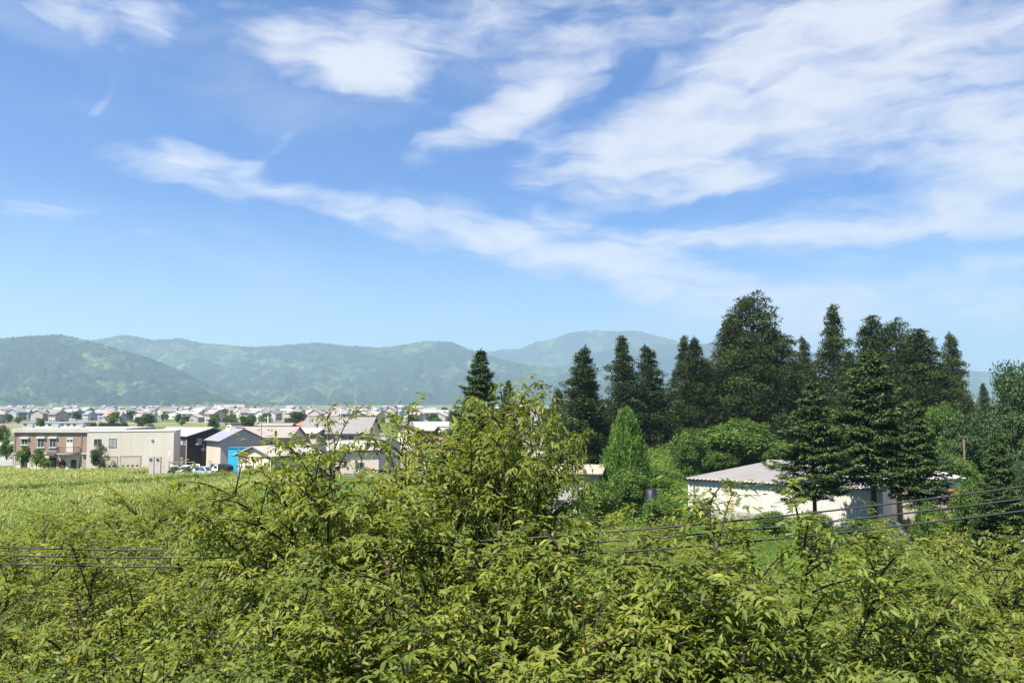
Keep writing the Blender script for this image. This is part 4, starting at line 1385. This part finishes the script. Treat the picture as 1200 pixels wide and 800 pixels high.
# ---- rusty-roofed shed -----------------------------------------------------------
D = 84
xa, xb = xp(628, D), xp(700, D)
c = (xa + xb) / 2; hw_ = (xb - xa) / 2
sh = tag(empty('rusty_roofed_shed', (c, D, 0), R(-10)), 'grey walled shed with patched rusty tin roof beside the lime cypress', 'shed')
zl, zh = zp(553, D), zp(545, D + 6)
MB().prism([(0, 0), (6.5, 0), (6.5, zh - .12), (0, zl - .12)], -hw_, hw_, 'x').build('wall', M_CONC, sh)
rt = MB()
n = 10
for k in range(n):                                    # overlapping corrugated sheets
    a = -hw_ - .5 + (2 * hw_ + 1.0) * k / n; b = -hw_ - .5 + (2 * hw_ + 1.0) * (k + 1) / n
    lift = .02 * (k % 2)
    rt.prism([(-.6, zl - .16 + lift), (7.0, zh + lift), (7.0, zh + .05 + lift), (-.6, zl - .11 + lift)], a, b - .01, 'x')
    for q in range(3):
        xx = a + (b - a) * (q + .5) / 3
        rt.tube([(xx, -.6, zl - .10 + lift), (xx, 7.0, zh + .06 + lift)], .03, 4)
rt.build('roof', M_RUST, sh)
MB().box(-hw_ - .55, hw_ + .55, -.7, -.61, zl - .28, zl - .08).build('fascia', M_DARK, sh)
MB().box(hw_ - 1.6, hw_ - .7, -.05, .01, 0, 2.0).build('door', M_DARK, sh)
window(sh, -1.0, 1.1, 1.6, .9, 0, 1, M_GLASS, M_STEEL)
window(sh, hw_ - 2.4, 1.2, .8, .8, 0, 0, M_GLASS, M_DARK)
MB().box(-hw_ + .3, hw_ - .3, -.55, .15, -.1, .25).build('step', M_CONC, sh)

# ---- warehouse with corrugated walls -----------------------------------------------
WZ = zp(559, 85.5)
wh = tag(empty('warehouse', (WH0.x, WH0.y, 0), WROT), 'long warehouse with cream corrugated wall and ribbed roof behind the firs', 'warehouse')
DY = 27.0; ZR = WZ - .02; BASE = 1.0
cw = MB()
n = int(WLEN / .16)
for k in range(n):                                    # trapezoid corrugation of the front wall
    a = WLEN * k / n; b = WLEN * (k + 1) / n; d = b - a
    pr = [(a, 0), (a + d * .28, 0), (a + d * .42, -.055), (a + d * .86, -.055), (b, 0)]
    for (xa_, ya_), (xb_, yb_) in zip(pr[:-1], pr[1:]):
        cw.poly([(xa_, ya_, BASE), (xb_, yb_, BASE), (xb_, yb_, WZ), (xa_, ya_, WZ)])
cw.poly([(0, .001, BASE), (0, .001, WZ), (0, DY, WZ - .25), (0, DY, BASE)])
cw.poly([(WLEN, .001, BASE), (WLEN, DY, BASE), (WLEN, DY, WZ - .25), (WLEN, .001, WZ)])
cw.poly([(0, DY, BASE), (0, DY, WZ - .25), (WLEN, DY, WZ - .25), (WLEN, DY, BASE)])
cw.build('wall', M_CORR, wh)
MB().box(-.04, WLEN + .04, -.10, DY + .05, -.3, BASE - .003).build('concrete_foot', M_CONC, wh)
MB().box(-.07, .12, -.12, .03, BASE, WZ - .1).build('corner_post', M_CORR, wh)
MB().box(4.2, 4.75, -.10, -.06, BASE, WZ - .12).build('rain_stained_panel', ribbed('stained_panel', (.50, .36, .20), (.55, .47, .36), .7, (1.5, 1, .1), 2.0, .2), wh)
rf = MB()
n = int(WLEN / .42)
ye, zee = -.55, WZ - .14                               # eave sheet overhangs, wavy ends show dark gaps
for k in range(n):
    a = -.35 + (WLEN + .7) * k / n; b = -.35 + (WLEN + .7) * (k + 1) / n; d = b - a
    pr = [(a, .0), (a + d * .25, .02), (a + d * .5, .15), (a + d * .75, .02), (b, .0)]
    for (xa_, za_), (xb_, zb_) in zip(pr[:-1], pr[1:]):
        rf.poly([(xa_, ye, zee + za_), (xb_, ye, zee + zb_), (xb_, DY + .4, ZR + zb_), (xa_, DY + .4, ZR + za_)])
ro = rf.build('roof', M_CORR_R, wh)
MB().box(-.4, WLEN + .4, DY + .2, DY + .5, ZR + .16, ZR + .3).build('ridge_cap', M_CORR_R, ro)
MB().box(-.3, WLEN + .3, -.45, -.30, WZ - .22, WZ - .12).build('eave_board', M_DARK, ro)
for xx in (.6, WLEN - .4):
    MB().tube([(xx, -.2, .1), (xx, -.2, WZ - .35), (xx, -.42, WZ - .2)], .05, 6).build('downpipe', M_STEEL, wh)
# white-roofed outbuilding at the warehouse's far end
D = 76
x0, x1 = xp(1074, D), xp(1128, D); c = (x0 + x1) / 2
ob = tag(empty('outbuilding', (c, D, 0), R(4)), 'small outbuilding with white stepped roof and teal wall left of the brown pole', 'shed')
hw_ = (x1 - x0) / 2; zt = zp(560, D)
MB().box(-hw_ + .3, hw_ - 1.2, 0, 5, -.2, zt - .2).build('wall', M_SLAB, ob)
MB().box(hw_ - 1.197, hw_ - .05, .35, 4.8, -.2, zt - .1).build('teal_wall', M_TEAL, ob)
MB().prism([(-.5, zt - .28), (5.4, zt + .15), (5.4, zt + .23), (-.5, zt - .20)], -hw_, hw_ - 1.3, 'x').prism([(-.1, zt - .05), (5.4, zt + .35), (5.4, zt + .43), (-.1, zt + .03)], hw_ - 1.29, hw_ + .15, 'x').build('roof', M_WHITE, ob)
MB().box(-.6, .5, -.05, .01, 0, 2.0).build('door', M_STEEL, ob)
window(ob, -1.6, 1.0, .8, .8, 0, 0, M_GLASS, M_STEEL)
# low red roof half hidden in the bushes
D = 72
gable('red_hut', 'low hut with faded red roof in the bushes below the brown pole', (xp(1127, D), D, 0), R(-5), 1.7, 1.6, zp(580.5, D), zp(577, D + .8), M_WOOD, M_REDR, .15, cat='hut')

# ---- scrap and a small truck by the firs ------------------------------------------


def car_meshes():
    """small hatchback along local x, origin on the ground in the middle"""
    body = MB()
    prof = [(-1.75, .32), (1.72, .30), (1.78, .55), (1.70, .74), (.95, .92), (-1.68, .96), (-1.80, .7)]
    body.prism(prof, -.74, .74, 'y')
    bm_ = body.mesh('body', M_WHITE)
    cab = MB()
    lo, hi = .70, .56
    base = [(.95, .925), (-1.66, .965)]; topp = [(.25, 1.47), (-1.30, 1.45)]
    v = [(.95, -lo, .921), (.95, lo, .921), (-1.66, lo, .962), (-1.66, -lo, .962), (.25, -hi, 1.45), (.25, hi, 1.45), (-1.32, hi, 1.44), (-1.32, -hi, 1.44)]
    b0 = len(cab.v); cab.v += v
    for q in ((0, 1, 5, 4), (1, 2, 6, 5), (2, 3, 7, 6), (3, 0, 4, 7), (4, 5, 6, 7)):
        cab.f.append([b0 + i for i in q]); cab.m.append(0)
    glass = cab.mesh('windows', M_GLASS)
    rfm = MB().prism([(-1.38, 1.445), (.30, 1.455), (.16, 1.53), (-.5, 1.57), (-1.25, 1.53)], -.57, .57, 'y').mesh('roof', M_WHITE)
    pil = MB()
    for s in (-1, 1):
        for a, b in (((.95, lo * s, .93), (.27, hi * s, 1.46)), ((-.35, (lo + .01) * s, .93), (-.45, (hi + .01) * s, 1.46)), ((-1.64, lo * s, .96), (-1.32, hi * s, 1.46))):
            pil.tube([a, b], .045, 4)
    pilm = pil.mesh('pillars', M_WHITE)
    tyre = MB().tube([(0, -.1, 0), (0, .1, 0)], .30, 14).mesh('tyre', M_TYRE)
    rim = MB().tube([(0, -.105, 0), (0, .105, 0)], .19, 10).mesh('rim', M_STEEL)
    lamp = MB().box(1.66, 1.775, -.14, .14, .56, .72).mesh('headlight', M_GLASS)
    return bm_, glass, rfm, pilm, tyre, rim, lamp


CARM = car_meshes()


def make_car(name, label, loc, rz, paint, sc=(1, 1, 1), group='cars parked along the corn field'):
    root = tag(empty(name, loc, rz), label, 'car', group)
    root.scale = sc
    bm_, glass, rfm, pilm, tyre, rim, lamp = CARM
    for nm, me in (('body', bm_), ('windows', glass), ('roof', rfm), ('pillars', pilm)):
        o = link(nm, me, root)
        if nm != 'windows':
            o.material_slots[0].link = 'OBJECT'; o.material_slots[0].material = paint
    for sx in (-1.1, 1.12):
        for sy in (-.68, .68):
            t = link('wheel', tyre, root); t.location = (sx, sy, .30)
            link('rim', rim, t)
    for sy in (-.5, .5):
        o = link('headlight', lamp, root); o.location = (0, sy, 0)
    return root


P_WHITE = plain('white_car_paint', (.80, .80, .80), .25, .02, .5, .6)
P_SILV = plain('silver_car_paint', (.55, .57, .62), .25, .03, .5, .6, metal=.3)
P_BLUE = plain('bluish_car_paint', (.28, .36, .55), .25, .03, .5, .6)
P_BLACK = plain('black_car_paint', (.015, .015, .017), .2, .05, .5, .6)
D = 134
for (px, dd, rz, pt, lab, sc) in [
    (206, 0, R(-60), P_SILV, 'silver car parked nearest the cream building', (1, 1, 1)),
    (219, .6, R(-115), P_WHITE, 'white car second from the cream building', (1, 1, 1.0)),
    (231, 1.2, R(-70), P_WHITE, 'white taller car in the middle of the parked row', (1, 1, 1.08)),
    (242, -1.5, R(-25), P_BLUE, 'blue grey car in the middle of the parked row', (1, 1, 1.0)),
    (253, 1.5, R(-70), P_BLACK, 'black car beside the white and black van', (1, 1, 1.12)),
]:
    make_car('parked_car', lab, (xp(px, D + dd), D + dd, .02), rz, pt, sc)
# white-cabbed van with black load cover, next to the blue shed
vx = xp(262, 131.5)
van = tag(empty('pickup_truck', (vx, 131.5, .02), R(-20)), 'small truck with white cab and black load cover before the blue shed', 'truck')
MB().prism([(-1.7, .42), (1.65, .42), (1.70, .75), (-1.7, .75)], -.72, .72, 'y').build('chassis', M_BLACK, van)
cabm = MB().prism([(-1.65, .753), (-.35, .753), (-.35, 1.95), (-1.05, 1.95), (-1.5, 1.35)], -.70, .70, 'y').build('cab', P_WHITE, van)
MB().prism([(-1.49, 1.37), (-1.07, 1.88), (-1.10, 1.91), (-1.53, 1.39)], -.60, .60, 'y').build('windscreen', M_GLASS, cabm)
for s in (-1, 1):
    MB().box(-1.15, -.5, min(s * .70, s * .72), max(s * .70, s * .72), 1.35, 1.82).build('side_window', M_GLASS, cabm)
MB().prism([(-.33, .753), (1.66, .753), (1.62, 1.7), (.9, 2.0), (-.33, 2.05)], -.71, .71, 'y').build('load_cover', M_BLACK, van)
for sx in (-1.15, 1.05):
    for sy in (-.66, .66):
        t = link('wheel', CARM[4], van); t.location = (sx, sy, .30); link('rim', CARM[5], t)
for sy in (-.5, .5):
    MB().box(-1.76, -1.66, sy - .12, sy + .12, .58, .72).build('headlight', M_GLASS, van)
# dark flat trailer in front of the van
tr = tag(empty('flat_trailer', (xp(263, 130), 129.6, 0), R(-4)), 'dark flat trailer on the edge of the corn below the truck', 'trailer')
MB().box(-1.6, 1.6, -.6, .6, .75, .9).build('bed', M_WOOD, tr)
MB().box(-1.6, 1.6, -.63, -.603, .9, 1.2).box(1.603, 1.63, -.6, .6, .9, 1.2).build('side_board', M_DARK, tr)
for sy in (-.55, .55):
    t = link('wheel', CARM[4], tr); t.location = (0, sy, .30); link('rim', CARM[5], t)
MB().box(-2.4, -1.6, -.04, .04, .78, .86).build('tow_bar', M_STEEL, tr)

# scrap pile by the firs: sheet, drum and tarpaulin
D = 70


def heap(name, label, cat, px, w, d_, h, mat, seed):
    rr = random.Random(seed)
    b = MB(); nx_, ny_ = 9, 7
    vv = []
    for j in range(ny_):
        for i in range(nx_):
            u_, v_ = i / (nx_ - 1) * 2 - 1, j / (ny_ - 1) * 2 - 1
            z = max(0, (1 - u_ * u_) * (1 - v_ * v_)) ** .5 * h * rr.uniform(.8, 1.15)
            vv.append((u_ * w / 2, v_ * d_ / 2, z))
    b.v = vv
    for j in range(ny_ - 1):
        for i in range(nx_ - 1):
            a = j * nx_ + i
            b.f.append([a, a + 1, a + nx_ + 1, a + nx_]); b.m.append(0)
    o = b.build(name, mat)
    o.location = (xp(px, D), D, .02)
    return tag(o, label, cat)


heap('tarpaulin', 'crumpled pale blue tarpaulin on the yard below the right fir', 'tarpaulin', 1047, 1.9, 1.6, 1.7, plain('pale_blue_tarp', (.32, .46, .56), .5, .2, 3, .3), 3)
heap('tarpaulin', 'crumpled orange tarpaulin beside the pale blue one', 'tarpaulin', 1059, .9, 1.2, 2.0, plain('orange_tarp', (.62, .22, .07), .5, .2, 3, .3), 4)
heap('tarpaulin', 'crumpled teal tarpaulin right of the orange one', 'tarpaulin', 1069, .8, 1.0, 1.9, plain('teal_tarp', (.10, .35, .30), .5, .2, 3, .3), 6)
# dark barrel on the bank
D = 78
bl = tag(empty('barrel', (xp(762, D), D, gz(xp(762, D), D)), 0), 'dark blue barrel lying in the weeds below the lime cypress', 'barrel')
zc = zp(579, D) - gz(xp(762, D), D)
hb = max(.9, zc + .45)
MB().tube([(0, 0, 0), (0, 0, .03), (0, 0, hb - .03), (0, 0, hb)], [.5, .55, .55, .5], 18).build('drum', plain('dark_blue_plastic', (.012, .014, .022), .5, .2, 3, .4), bl, True)
hp = MB()
for zz in (.33, .66):
    hp.tube([(.56 * math.cos(a), .56 * math.sin(a), hb * zz) for a in np.linspace(0, 2 * math.pi, 25)], .03, 5, cap=False)
hp.build('hoop', M_BLACK, bl)
MB().tube([(0, 0, hb + .002), (0, 0, hb + .06)], .42, 16).build('lid', plain('rust_lid', (.04, .03, .03), .7, .2, 4, .2), bl)

# ---- poles, lamps, fence ------------------------------------------------------------


def pole(name, label, px, D, py_top, rad, mat, arm=None, cat='pole', extra=None):
    x = xp(px, D); g0 = gz(x, D)
    root = tag(empty(name, (x, D, g0)), label, cat)
    h = zp(py_top, D, px) - g0
    MB().tube([(0, 0, -.3), (0, 0, h * .5), (0, 0, h)], [rad, rad * .9, rad * .75], 8).build('shaft', mat, root, True)
    if arm == 'lamp':
        MB().tube([(0, 0, h - .1), (-.4, -.1, h + .05), (-.9, -.2, h)], .035, 6).build('arm', mat, root)
        MB().prism([(-1.3, h - .05), (-.8, h - .05), (-.85, h + .06), (-1.2, h + .06)], -.3, -.1, 'y').build('lamp_head', M_WHITE, root)
    elif arm == 'cross':
        MB().box(-.75, .75, -.06, .06, h - .6, h - .48).build('crossarm', M_STEEL, root)
        for q in (-.6, 0, .6):
            MB().tube([(q, 0, h - .478), (q, 0, h - .25)], [.06, .04], 8).build('insulator', M_WHITE, root)
    elif arm == 'ball':
        MB().tube([(0, 0, h), (0, 0, h + .08), (0, 0, h + .3), (0, 0, h + .42)], [.08, .2, .2, .06], 10).build('lamp_globe', M_WHITE, root, True)
    return root


pole('utility_pole', 'tall grey utility pole before the grey-roofed house', 399, 134, 478, .09, M_SLAB, 'cross')
pole('utility_pole', 'thin dark pole against the beige house roof', 306.5, 138, 491, .07, M_DARK, 'cross')
pole('utility_pole', 'short pole on the ridge of the village behind the hazel roof', 314, 180, 487, .1, M_STEEL, 'cross')
pole('lamp_post', 'dark lamp post in front of the tan walled house', 239.5, 135, 520, .06, M_BLACK, 'lamp', 'street lamp')
pole('lamp_post', 'lamp post with white globe rising from the cherry leaves', 479, 40, 533, .04, M_DARK, 'ball', 'street lamp')
pole('pole', 'dark wooden pole at the corner of the brown building', 95.5, 138, 525, .13, M_DARK)
pole('pole', 'thin pole between the cream building and the parked cars', 199.5, 133, 528, .05, M_STEEL)
pole('utility_pole', 'weathered brown pole standing in the bushes at the right', 1128.5, 88, 514, .13, plain('old_pole_wood', (.11, .08, .058), .9, .25, 3, .1))
# rail fence by the parking
fn = tag(empty('rail_fence', (xp(214, 137.5), 137.5, 0)), 'dark rail fence between the cream building and the parked cars', 'fence')
for zz in (1.0, 1.9):
    MB().box(-2.2, 2.2, -.03, .03, zz, zz + .09).build('rail', M_DTILE, fn)
for q in (-2.1, -.7, .7, 2.1):
    MB().box(q - .05, q + .05, -.05, -.032, 0, 2.1).build('post', M_DTILE, fn)
# pale lattice fence at far left
fn = tag(empty('lattice_fence', (xp(2, 137), 137, 0)), 'pale lattice fence left of the brown building', 'fence')
la = MB()
for q in np.arange(-2.2, 2.3, .42):
    la.box(q - .05, q + .05, -.03, .0, 0, 2.15)
lo_ = la.build('lattice', M_SLAB, fn)
for zz in (.7, 1.4, 2.05):
    MB().box(-2.3, 2.3, -.06, -.032, zz, zz + .09).build('rail', M_WHITE, fn)

# ---- garden plants by the buildings ---------------------------------------------------
GB = [broad_meshes(71, H=4, Rr=1.6, n=3500, nclump=26, leaf=.22), broad_meshes(72, H=4, Rr=1.6, n=3500, nclump=26, leaf=.2, mat=M_OLIVE), broad_meshes(73, H=1.6, Rr=.8, n=900, nclump=12, leaf=.16, mat=M_MAROON)]
for (px, py, D, hw, mdl, rz, lab, k) in [
    (29, 520, 138, 8, 0, 0, 'pale green tree before the left windows of the brown building', 0),
    (45, 524, 138, 9, 0, 1, 'second pale green tree before the brown building', 0),
    (55, 535, 137, 8, 0, 2, 'low green bush before the brown building', 0),
    (74, 533, 137, 5, 2, 0, 'maroon shrub below the balcony', 0),
    (118, 519.5, 133, 11.5, 1, .6, 'dark round clipped tree before the cream building', 0),
    (206, 546, 129.5, 8, 1, 2.2, 'dark low bush at the edge of the corn, left half', 1),
    (220, 546.5, 129.3, 9, 1, 3.2, 'dark low bush at the edge of the corn, right half', 1),
    (3, 497, 165, 12, 1, 1.4, 'dark tree at the left edge behind the lattice fence', 0),
    (10, 512, 150, 9, 0, 2.4, 'light green bush at the left edge behind the lattice fence', 0),
]:
    x = xp(px, D)
    bh, br_ = ((4, 1.6), (4, 1.6), (1.6, .8))[mdl]
    hgt = zp(py, D, px)
    plant('garden_tree' if hgt > 3 else 'bush', GB[mdl], (x, D, 0), hw / FPX * D / br_ * 1.05, hgt / bh, rz, lab, 'tree' if hgt > 3 else 'bush')

# ------------------------------------------------------------------ overhead cables
M_CABLE = plain('black_cable', (.022, .022, .024), .5, .1, 3, .35)
for lab, y0, ym, y1, y2 in (('uppermost of the three black overhead cables', 641, 644, 608, 569.5), ('middle one of the three black overhead cables', 650, 653, 620, 584), ('lowest of the three black overhead cables', 660, 664, 634, 598)):
    pts = []
    ctrl = np.polyfit([0, 250, 880, 1200], [y0, ym, y1, y2], 3)
    for px in np.linspace(-140, 1420, 90):
        D = 12.4 - 2.4 * (px / 1200.0)
        pts.append(P(px, float(np.polyval(ctrl, px)), D))
    o = MB().tube(pts, .0125, 6).build('overhead_cable', M_CABLE, None, True)
    tag(o, lab, 'cable', 'three overhead cables')

# ------------------------------------------------------------------ far town
rt_ = np.random.default_rng(9)
walls = [(.44, .40, .36), (.52, .51, .48), (.36, .32, .28), (.43, .37, .34), (.32, .34, .36)]
roofs = [(.28, .235, .215), (.23, .235, .26), (.38, .34, .315), (.32, .20, .18), (.18, .165, .165), (.36, .38, .40)]
wn_names = ['cream', 'white', 'tan', 'pinkish', 'bluish grey']; rn_names = ['brown', 'slate', 'pale', 'reddish', 'dark', 'tin']
protos = []
for wi, ri, w_, d_, hh, rr_ in [(0, 0, 10, 8, 5.4, 2.2), (1, 1, 9, 8, 5.6, 2.0), (2, 2, 12, 9, 4.0, 2.2), (3, 0, 9, 9, 5.8, 2.4), (1, 4, 11, 8, 5.5, 1.8), (0, 3, 10, 9, 3.6, 2.3), (4, 1, 10, 8, 5.6, 2.2), (1, 5, 18, 11, 5.0, 1.6), (0, 2, 14, 9, 5.6, 2.0), (2, 4, 9, 8, 5.5, 2.3)]:
    mw = plain('far_%s_wall' % wn_names[wi].replace(' ', '_'), walls[wi], .85, .1, .4, .15)
    mrf = plain('far_%s_roof' % rn_names[ri], roofs[ri], .6, .12, .5, .3)
    b = MB()
    b.prism([(-d_ / 2, 0), (d_ / 2, 0), (d_ / 2, hh), (0, hh + rr_ - .1), (-d_ / 2, hh)], -w_ / 2, w_ / 2, 'x', 0)
    sl = rr_ / (d_ / 2)
    b.prism([(-d_ / 2 - .6, hh - sl * .6), (0, hh + rr_), (0, hh + rr_ + .2), (-d_ / 2 - .6, hh - sl * .6 + .2)], -w_ / 2 - .5, w_ / 2 + .5, 'x', 1)
    b.prism([(0, hh + rr_), (d_ / 2 + .6, hh - sl * .6), (d_ / 2 + .6, hh - sl * .6 + .2), (0, hh + rr_ + .2)], -w_ / 2 - .5, w_ / 2 + .5, 'x', 1)
    for zf in ((.9, 2.1), (3.5, 4.7)):
        if zf[1] > hh - .3: continue
        for q in (-.3, 0, .32):
            for s in (-1, 1):
                ya = s * d_ / 2
                b.box(q * w_ - .75, q * w_ + .75, min(ya, ya + s * .05), max(ya, ya + s * .05), zf[0], zf[1], 2)
    for s in (-1, 1):
        xa_ = s * w_ / 2
        b.box(min(xa_, xa_ + s * .05), max(xa_, xa_ + s * .05), -.8, .8, 1.0, 2.1, 2)
    me = b.mesh('town_house', [mw, mrf, M_GLASS])
    protos.append((me, 'far off %s walled house with %s gable roof in the valley town' % (wn_names[wi], rn_names[ri]), max(w_, d_)))
placed = []
tries = 0
while len(placed) < 290 and tries < 20000:
    tries += 1
    px = rt_.uniform(-60, 700)
    Dd = 470 / (1 - rt_.random() * .82)
    if Dd < 470 or Dd > 2500: continue
    x = (px - 600) / FPX * Dd
    if px > 660 and Dd < 500: continue
    if px > 420 and Dd < 430: continue
    k = int(rt_.integers(0, len(protos)))
    w_ = protos[k][2]
    gap = max(12, .015 * Dd)
    if any((x - a) ** 2 + (Dd - b) ** 2 < gap ** 2 for a, b in placed): continue
    placed.append((x, Dd))
    o = link('town_house', protos[k][0])
    o.location = (x, Dd, 0)
    o.rotation_euler = (0, 0, R(float(rt_.choice([-8, 82, -30, 60, 5, 95])) + rt_.normal(0, 5)))
    s = rt_.uniform(.72, 1.0)
    o.scale = (s, s, s * rt_.uniform(.9, 1.15))
    tag(o, protos[k][1], 'house', 'houses of the far valley town')


def block(label, px, D, w_, d_, py_top, wall, roofm, floors):
    root = tag(empty('apartment_block', (xp(px, D), D, 0), R(-6)), label, 'building')
    h = zp(py_top, D)
    MB().box(-w_ / 2, w_ / 2, 0, d_, 0, h).build('wall', wall, root)
    MB().box(-w_ / 2 - .3, w_ / 2 + .3, -.3, d_ + .3, h + .003, h + .5).build('roof_slab', roofm, root)
    fh = h / floors
    for k in range(floors):
        n = max(2, int(w_ / 3.2))
        for q in range(n):
            c_ = -w_ / 2 + w_ * (q + .5) / n
            MB().box(c_ - .9, c_ + .9, -.06, .01, k * fh + fh * .3, k * fh + fh * .78).build('window', M_GLASS, root)
    return root


block('pale teal block standing up from the far town above the cream building', 171, 640, 9, 9, 484, M_TEAL, M_WHITE, 3)
block('wide grey pink block in the far town above the brown building', 60, 700, 34, 12, 489, M_BEIGE, M_SLAB, 2)
block('low white hall in the far town left of the lone spruce', 430, 900, 30, 14, 477.5, M_WHITE, M_SLAB, 3)
block('long cream hall at the foot of the hills', 268, 1500, 60, 20, 473.5, M_CREAM, M_LIGHTR, 3)
block('pinkish hall in the far town above the brown roof slab', 52, 900, 20, 14, 481, plain('pink_wall', (.62, .42, .40), .8, .08, .5, .2), M_SLAB, 2)
block('grey school like block behind the beige house', 330, 620, 26, 10, 488, M_SLAB, M_SLAB, 2)
block('long low grey hall behind the brown roof slab', 62, 400, 33, 8, 495.5, M_SLAB, M_STEEL, 1)
block('cream block in the far town above the parked cars', 232, 760, 26, 12, 484, M_PALE, M_LIGHTR, 2)

# power poles between the houses of the town
for k in range(22):
    px = 20 + 640 * k / 22 + rt_.uniform(-12, 12); D = float(rt_.uniform(330, 760))
    root = tag(empty('town_power_pole', ((px - 600) / FPX * D, D, 0), rt_.uniform(-.6, .6)), 'slim grey power pole among the roofs of the far town', 'pole', 'power poles of the far town')
    h = float(rt_.uniform(10, 13))
    MB().tube([(0, 0, 0), (0, 0, h)], [.2, .14], 6).build('shaft', M_SLAB, root)
    MB().box(-.9, .9, -.06, .06, h - .9, h - .75).build('crossarm', M_STEEL, root)

# lattice mast
mast = tag(empty('radio_mast', (xp(416, 1150), 1150, 0)), 'thin red and white lattice mast in the far town', 'mast')
h = zp(452, 1150)
b1, b2 = MB(), MB()
n = 9
for k in range(n):
    b = b1 if k % 2 == 0 else b2
    za, zb = h * k / n, h * (k + 1) / n
    ra, rb = 1.6 * (1 - k / n) + .3, 1.6 * (1 - (k + 1) / n) + .3
    q = [(1, 1), (-1, 1), (-1, -1), (1, -1)]
    for i in range(4):
        (ax_, ay_), (bx_, by_) = q[i], q[(i + 1) % 4]
        b.tube([(ax_ * ra, ay_ * ra, za), (ax_ * rb, ay_ * rb, zb)], .08, 4)
        b.tube([(ax_ * ra, ay_ * ra, za), (bx_ * rb, by_ * rb, zb)], .06, 4)
b1.build('red_section', M_REDR, mast); b2.build('white_section', M_WHITE, mast)

# trees of the plain
FT = [broad_meshes(81, H=8, Rr=4, n=2600, nclump=26, leaf=.75, mat=M_OLIVE), broad_meshes(82, H=8, Rr=4, n=2600, nclump=30, leaf=.7, mat=M_BROAD)]
for (px, py, D, hw, mdl, rz, lab) in [
    (109, 494, 300, 5, 0, 0, 'first tree of the clipped dark row above the brown roof slab'),
    (119, 493.5, 302, 6, 0, 1, 'second tree of the clipped dark row above the brown roof slab'),
    (129, 494, 300, 6, 0, 2, 'third tree of the clipped dark row above the brown roof slab'),
    (139, 493.5, 303, 5, 0, 3, 'fourth tree of the clipped dark row above the brown roof slab'),
    (147, 493, 300, 5, 0, 4, 'last tree of the clipped dark row above the brown roof slab'),
    (175.5, 495.5, 290, 5.5, 0, 1, 'single round tree above the cream building'),
    (214, 492, 420, 4, 1, 2, 'small light tree in the far town above the dark house'),
    (250, 489, 330, 7, 0, 3, 'dark tree above the lantern dormer'),
    (291, 487, 320, 8, 0, 4, 'dark green tree behind the hazel roof'),
    (349, 479, 300, 11, 0, 5, 'tall dark tree behind the red roof'),
    (338, 488, 305, 8, 0, 1, 'lower dark tree left of the tall one behind the red roof'),
    (362, 487, 310, 8, 0, 2, 'lower dark tree right of the tall one behind the red roof'),
    (462, 484, 420, 6, 1, 3, 'grey green tree in the far town behind the bluish roof'),
    (485, 484, 430, 8, 0, 4, 'wide tree in the far town behind the teal roof'),
    (507, 483, 440, 7, 0, 5, 'tree in the far town left of the lone spruce'),
    (75, 486, 700, 8, 1, 0, 'pale tree in the far town above the balcony'),
    (88, 485, 720, 7, 1, 1, 'second pale tree in the far town above the balcony'),
]:
    plant('town_tree', FT[mdl], (xp(px, D), D, 0), hw / FPX * D / 4.0, zp(py, D, px) / 8.0, rz, lab, 'tree')
k = 0
while k < 70:
    px = rt_.uniform(-40, 700); D = 330 / (1 - rt_.random() * .8)
    x = (px - 600) / FPX * D
    if any((x - a) ** 2 + (D - b) ** 2 < 10 ** 2 for a, b in placed): continue
    s = rt_.uniform(.5, 1.05)
    m_ = int(rt_.integers(0, 2))
    plant('town_tree', FT[m_], (x, D, 0), s * rt_.uniform(.8, 1.1), s, rt_.uniform(0, 6), 'small %s garden tree between houses of the far town' % ('dull green' if m_ == 0 else 'fresh green'), 'tree', 'garden trees of the far town')
    k += 1
